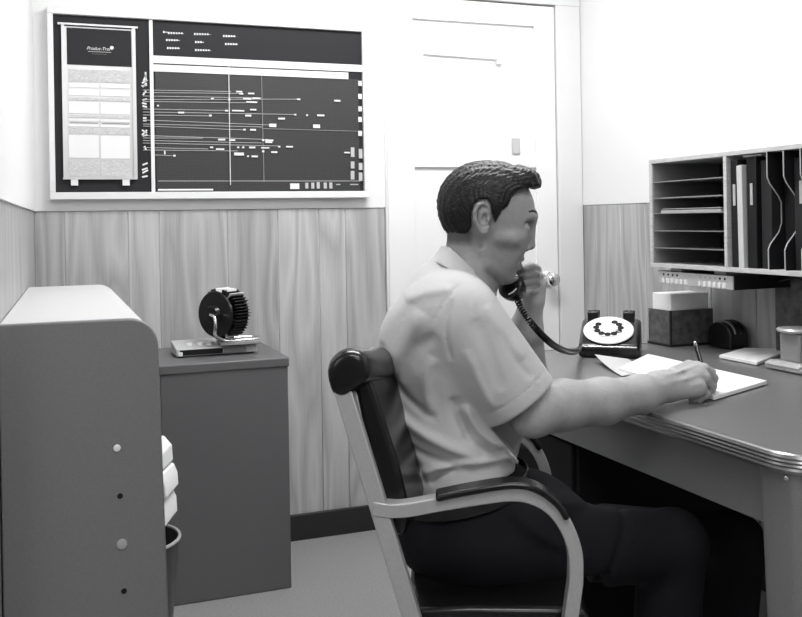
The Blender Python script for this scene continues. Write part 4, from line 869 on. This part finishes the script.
fold(S, [([(486.5, 419.5), (550, 373)], .0012, -.0022)], dmax=1.86, dref=1.71)   # hem stitching
shirt, _ = S.mesh('shirt', 'shirt', parent=man, smooth=2); del S
# collar
def strip(top, bot, th, name, m):
    n_ = len(top); t_ = spline([W(*p) for p in top], 6); b_ = spline([W(*p) for p in bot], 6); rows = []
    for a, c in zip(t_, b_):
        cen = W(*UDZ(466, 270, 1.935)); o = ((a+c)/2-cen); o.z = 0; o.normalize(); rows.append([a, c+o*.006, c-o*th, a-o*th])
    return MB().rings(rows).build(name, m, man, smooth=True, angle=60)
tn = [(441.5, 246, 1.935), (449, 248.5, 1.885), (461, 258, 1.868), (475, 271, 1.872), (486, 281, 1.90), (491, 286.5, 1.93)]
bn = [(434, 259, 1.935), (441, 263, 1.868), (456, 273, 1.845), (472, 286, 1.850), (484, 297, 1.882), (489, 296, 1.925)]
strip([u(*p) for p in tn], [u(*p) for p in bn], .007, 'collar', 'shirt')
mir = lambda L__: [u(p[0], p[1], 2*1.935-p[2]) for p in L__]
strip(mir(tn), mir(bn), .003, 'collar', 'shirt')
# trousers, belt, shoes
Tf = Field(axis((-.03, .85, .006)), axis((1.66, 2.30, .006)), axis((.07, .74, .006)))
Tf.ell(u(456, 520, 1.92), (.135, .175, .125), k=.04); Tf.ell(u(452, 482, 1.92), (.128, .160, .06), k=.03)
Tf.ell(u(520, 508, 1.92), (.115, .15, .075), k=.05)
for hip, kn in (((482, 548, 1.82), KN), ((494, 540, 2.03), KF)):
    Tf.cap(u(*hip), u(*kn), .095, .069, k=.03); Tf.cap(u(*kn), G(kn, -.03, .10), .070, .066, k=.02)
    Tf.ell(u(kn[0]+4, kn[1]-6, kn[2]), (.05, .05, .05), k=.03)
fold(Tf, [([(500, 500), (540, 530), (590, 560)], .008, .006), ([(520, 490), (560, 505), (620, 520)], .008, .005), ([(640, 520), (620, 560), (600, 600)], .008, -.006)])
Tf.D = np.maximum(Tf.D, np.where(Tf.ax[0][:, None, None] < .40, .472-Tf.ax[2][None, None, :], -1).astype(np.float32))
trs, _ = Tf.mesh('trousers', 'trouser', parent=man, smooth=1); del Tf
bl = []
for i in range(40):
    a = 2*math.pi*i/40; cc = u(459, 479, 1.92); bl.append(W(cc[0]+.139*math.cos(a), cc[1]+.170*math.sin(a), cc[2]-.012-.0*math.cos(a)-.025*math.cos(a)*-1))
b = MB(); rows = []
for i in range(40):
    p_ = bl[i]; o = (p_-W(*u(459, 479, 1.92))); o.z = 0; o.normalize(); rows.append([p_+Z*.016, p_+o*.003+Z*.014, p_+o*.003-Z*.014, p_-Z*.016])
b.rings(rows, closed=True).build('belt', 'belt', man, smooth=True)
for kn in (KN, KF):
    a = G(kn, -.03, .0); s0 = W(a[0], a[1], 0)
    rows = []
    for t, w_, hh_ in ((-.075, .020, .05), (-.06, .034, .085), (-.01, .040, .095), (.05, .042, .075), (.11, .047, .058), (.16, .046, .046), (.19, .036, .036), (.205, .015, .022)):
        rows.append([s0+R*t+F*(w_*math.cos(q))+Z*(.004+max(0, hh_*(.5+.5*math.sin(q)))) for q in (2*math.pi*i/16 for i in range(16))])
    MB().rings(rows).build('shoe', 'black', man, smooth=True)
# pen
a, c = UDZ(709, 397.5, 2.168), UDZ(694.5, 341, 2.168); a[2] = tz+.0125
pt = W(*a); pe = W(*c); dv_ = (pe-pt).normalized()
pn = thing('pen', pt, 'dark ballpoint pen with a bright cap end, upright in the writing hand', 'pen')
MB().lathe(pt, dv_, [(0, 0), (.0008, .001), (.0042, .014), (.0050, .03), (.0050, (pe-pt).length-.012), (.0036, (pe-pt).length-.011), (0, (pe-pt).length-.011)], 16).build('barrel', 'black', pn, smooth=True)
MB().lathe(pt, dv_, [(0, (pe-pt).length-.012), (.004, (pe-pt).length-.012), (.004, (pe-pt).length-.003), (.002, (pe-pt).length), (0, (pe-pt).length)], 16).build('end_cap', 'chrome', pn, smooth=True)
MB().obox(pt+dv_*((pe-pt).length-.03)-F*.0052, dv_*.018, R*.0012, F*.0006).build('clip', 'chrome', pn)
#P1#

# ================================================================== LIGHT, CAMERA
def fixture(x, y, sx_, sy_, e, label):
    t_ = thing('ceiling_light', (x, y, CEIL-.09), label, 'light')
    MB().box(x-sx_/2, x+sx_/2, y-sy_/2, y+sy_/2, CEIL-.05, CEIL).build('housing', 'white', t_)
    MB().box(x-sx_/2+.02, x+sx_/2-.02, y-sy_/2+.02, y+sy_/2-.02, CEIL-.09, CEIL-.05).build('diffuser', 'lamp', t_)
    l = bpy.data.lights.new('lamp', 'AREA'); l.shape = 'RECTANGLE'; l.size = sx_; l.size_y = sy_; l.energy = e
    o = bpy.data.objects.new('lamp', l); C.objects.link(o); o.parent = t_; o.location = (0, 0, -.01)
fixture(1.10, 2.30, 1.25, .30, 28, 'fluorescent ceiling fixture above the file cabinet and desk, out of the picture')
fixture(.55, .45, 1.25, .30, 12, 'fluorescent ceiling fixture above the desk end, out of the picture')
def area(name, loc, target, sx_, sy_, e):
    l = bpy.data.lights.new(name, 'AREA'); l.shape = 'RECTANGLE'; l.size = sx_; l.size_y = sy_; l.energy = e
    o = bpy.data.objects.new(name, l); C.objects.link(o); o.location = loc; o.rotation_euler = (Vector(target)-Vector(loc)).to_track_quat('-Z', 'Y').to_euler(); return o
area('left_fill', (-1.9, .2, 1.9), (.9, 2.6, 1.0), 1.4, 1.2, 14)  # unseen soft fill added from the left; no window is modelled there
area('camera_fill', (.25, -.55, 2.05), (1.1, 3.0, 1.3), .5, .5, 6)  # unseen fill light added near the camera to lift the front
w = bpy.data.worlds.new('World'); bpy.context.scene.world = w; w.use_nodes = True
w.node_tree.nodes['Background'].inputs[0].default_value = (1, 1, 1.02, 1); w.node_tree.nodes['Background'].inputs[1].default_value = .15
cam = bpy.data.cameras.new('camera'); co = bpy.data.objects.new('camera', cam); C.objects.link(co)
cam.sensor_fit = 'HORIZONTAL'; cam.sensor_width = 36; cam.lens = FOC*36/802
cam.shift_x = 0; cam.shift_y = -(308.5-CY)/802; cam.clip_start = .05
zc = -F; Rm = Matrix((R, Z, zc)).transposed(); Rm = Rm @ Matrix.Rotation(-ROLL, 3, 'Z')
co.matrix_world = Matrix.Translation((0, 0, H)) @ Rm.to_4x4()
sc = bpy.context.scene; sc.camera = co
sc.view_settings.view_transform = 'Standard'; sc.view_settings.look = 'None'; sc.view_settings.gamma = 1; sc.view_settings.use_curve_mapping = False
sc.view_settings.exposure = 0.0
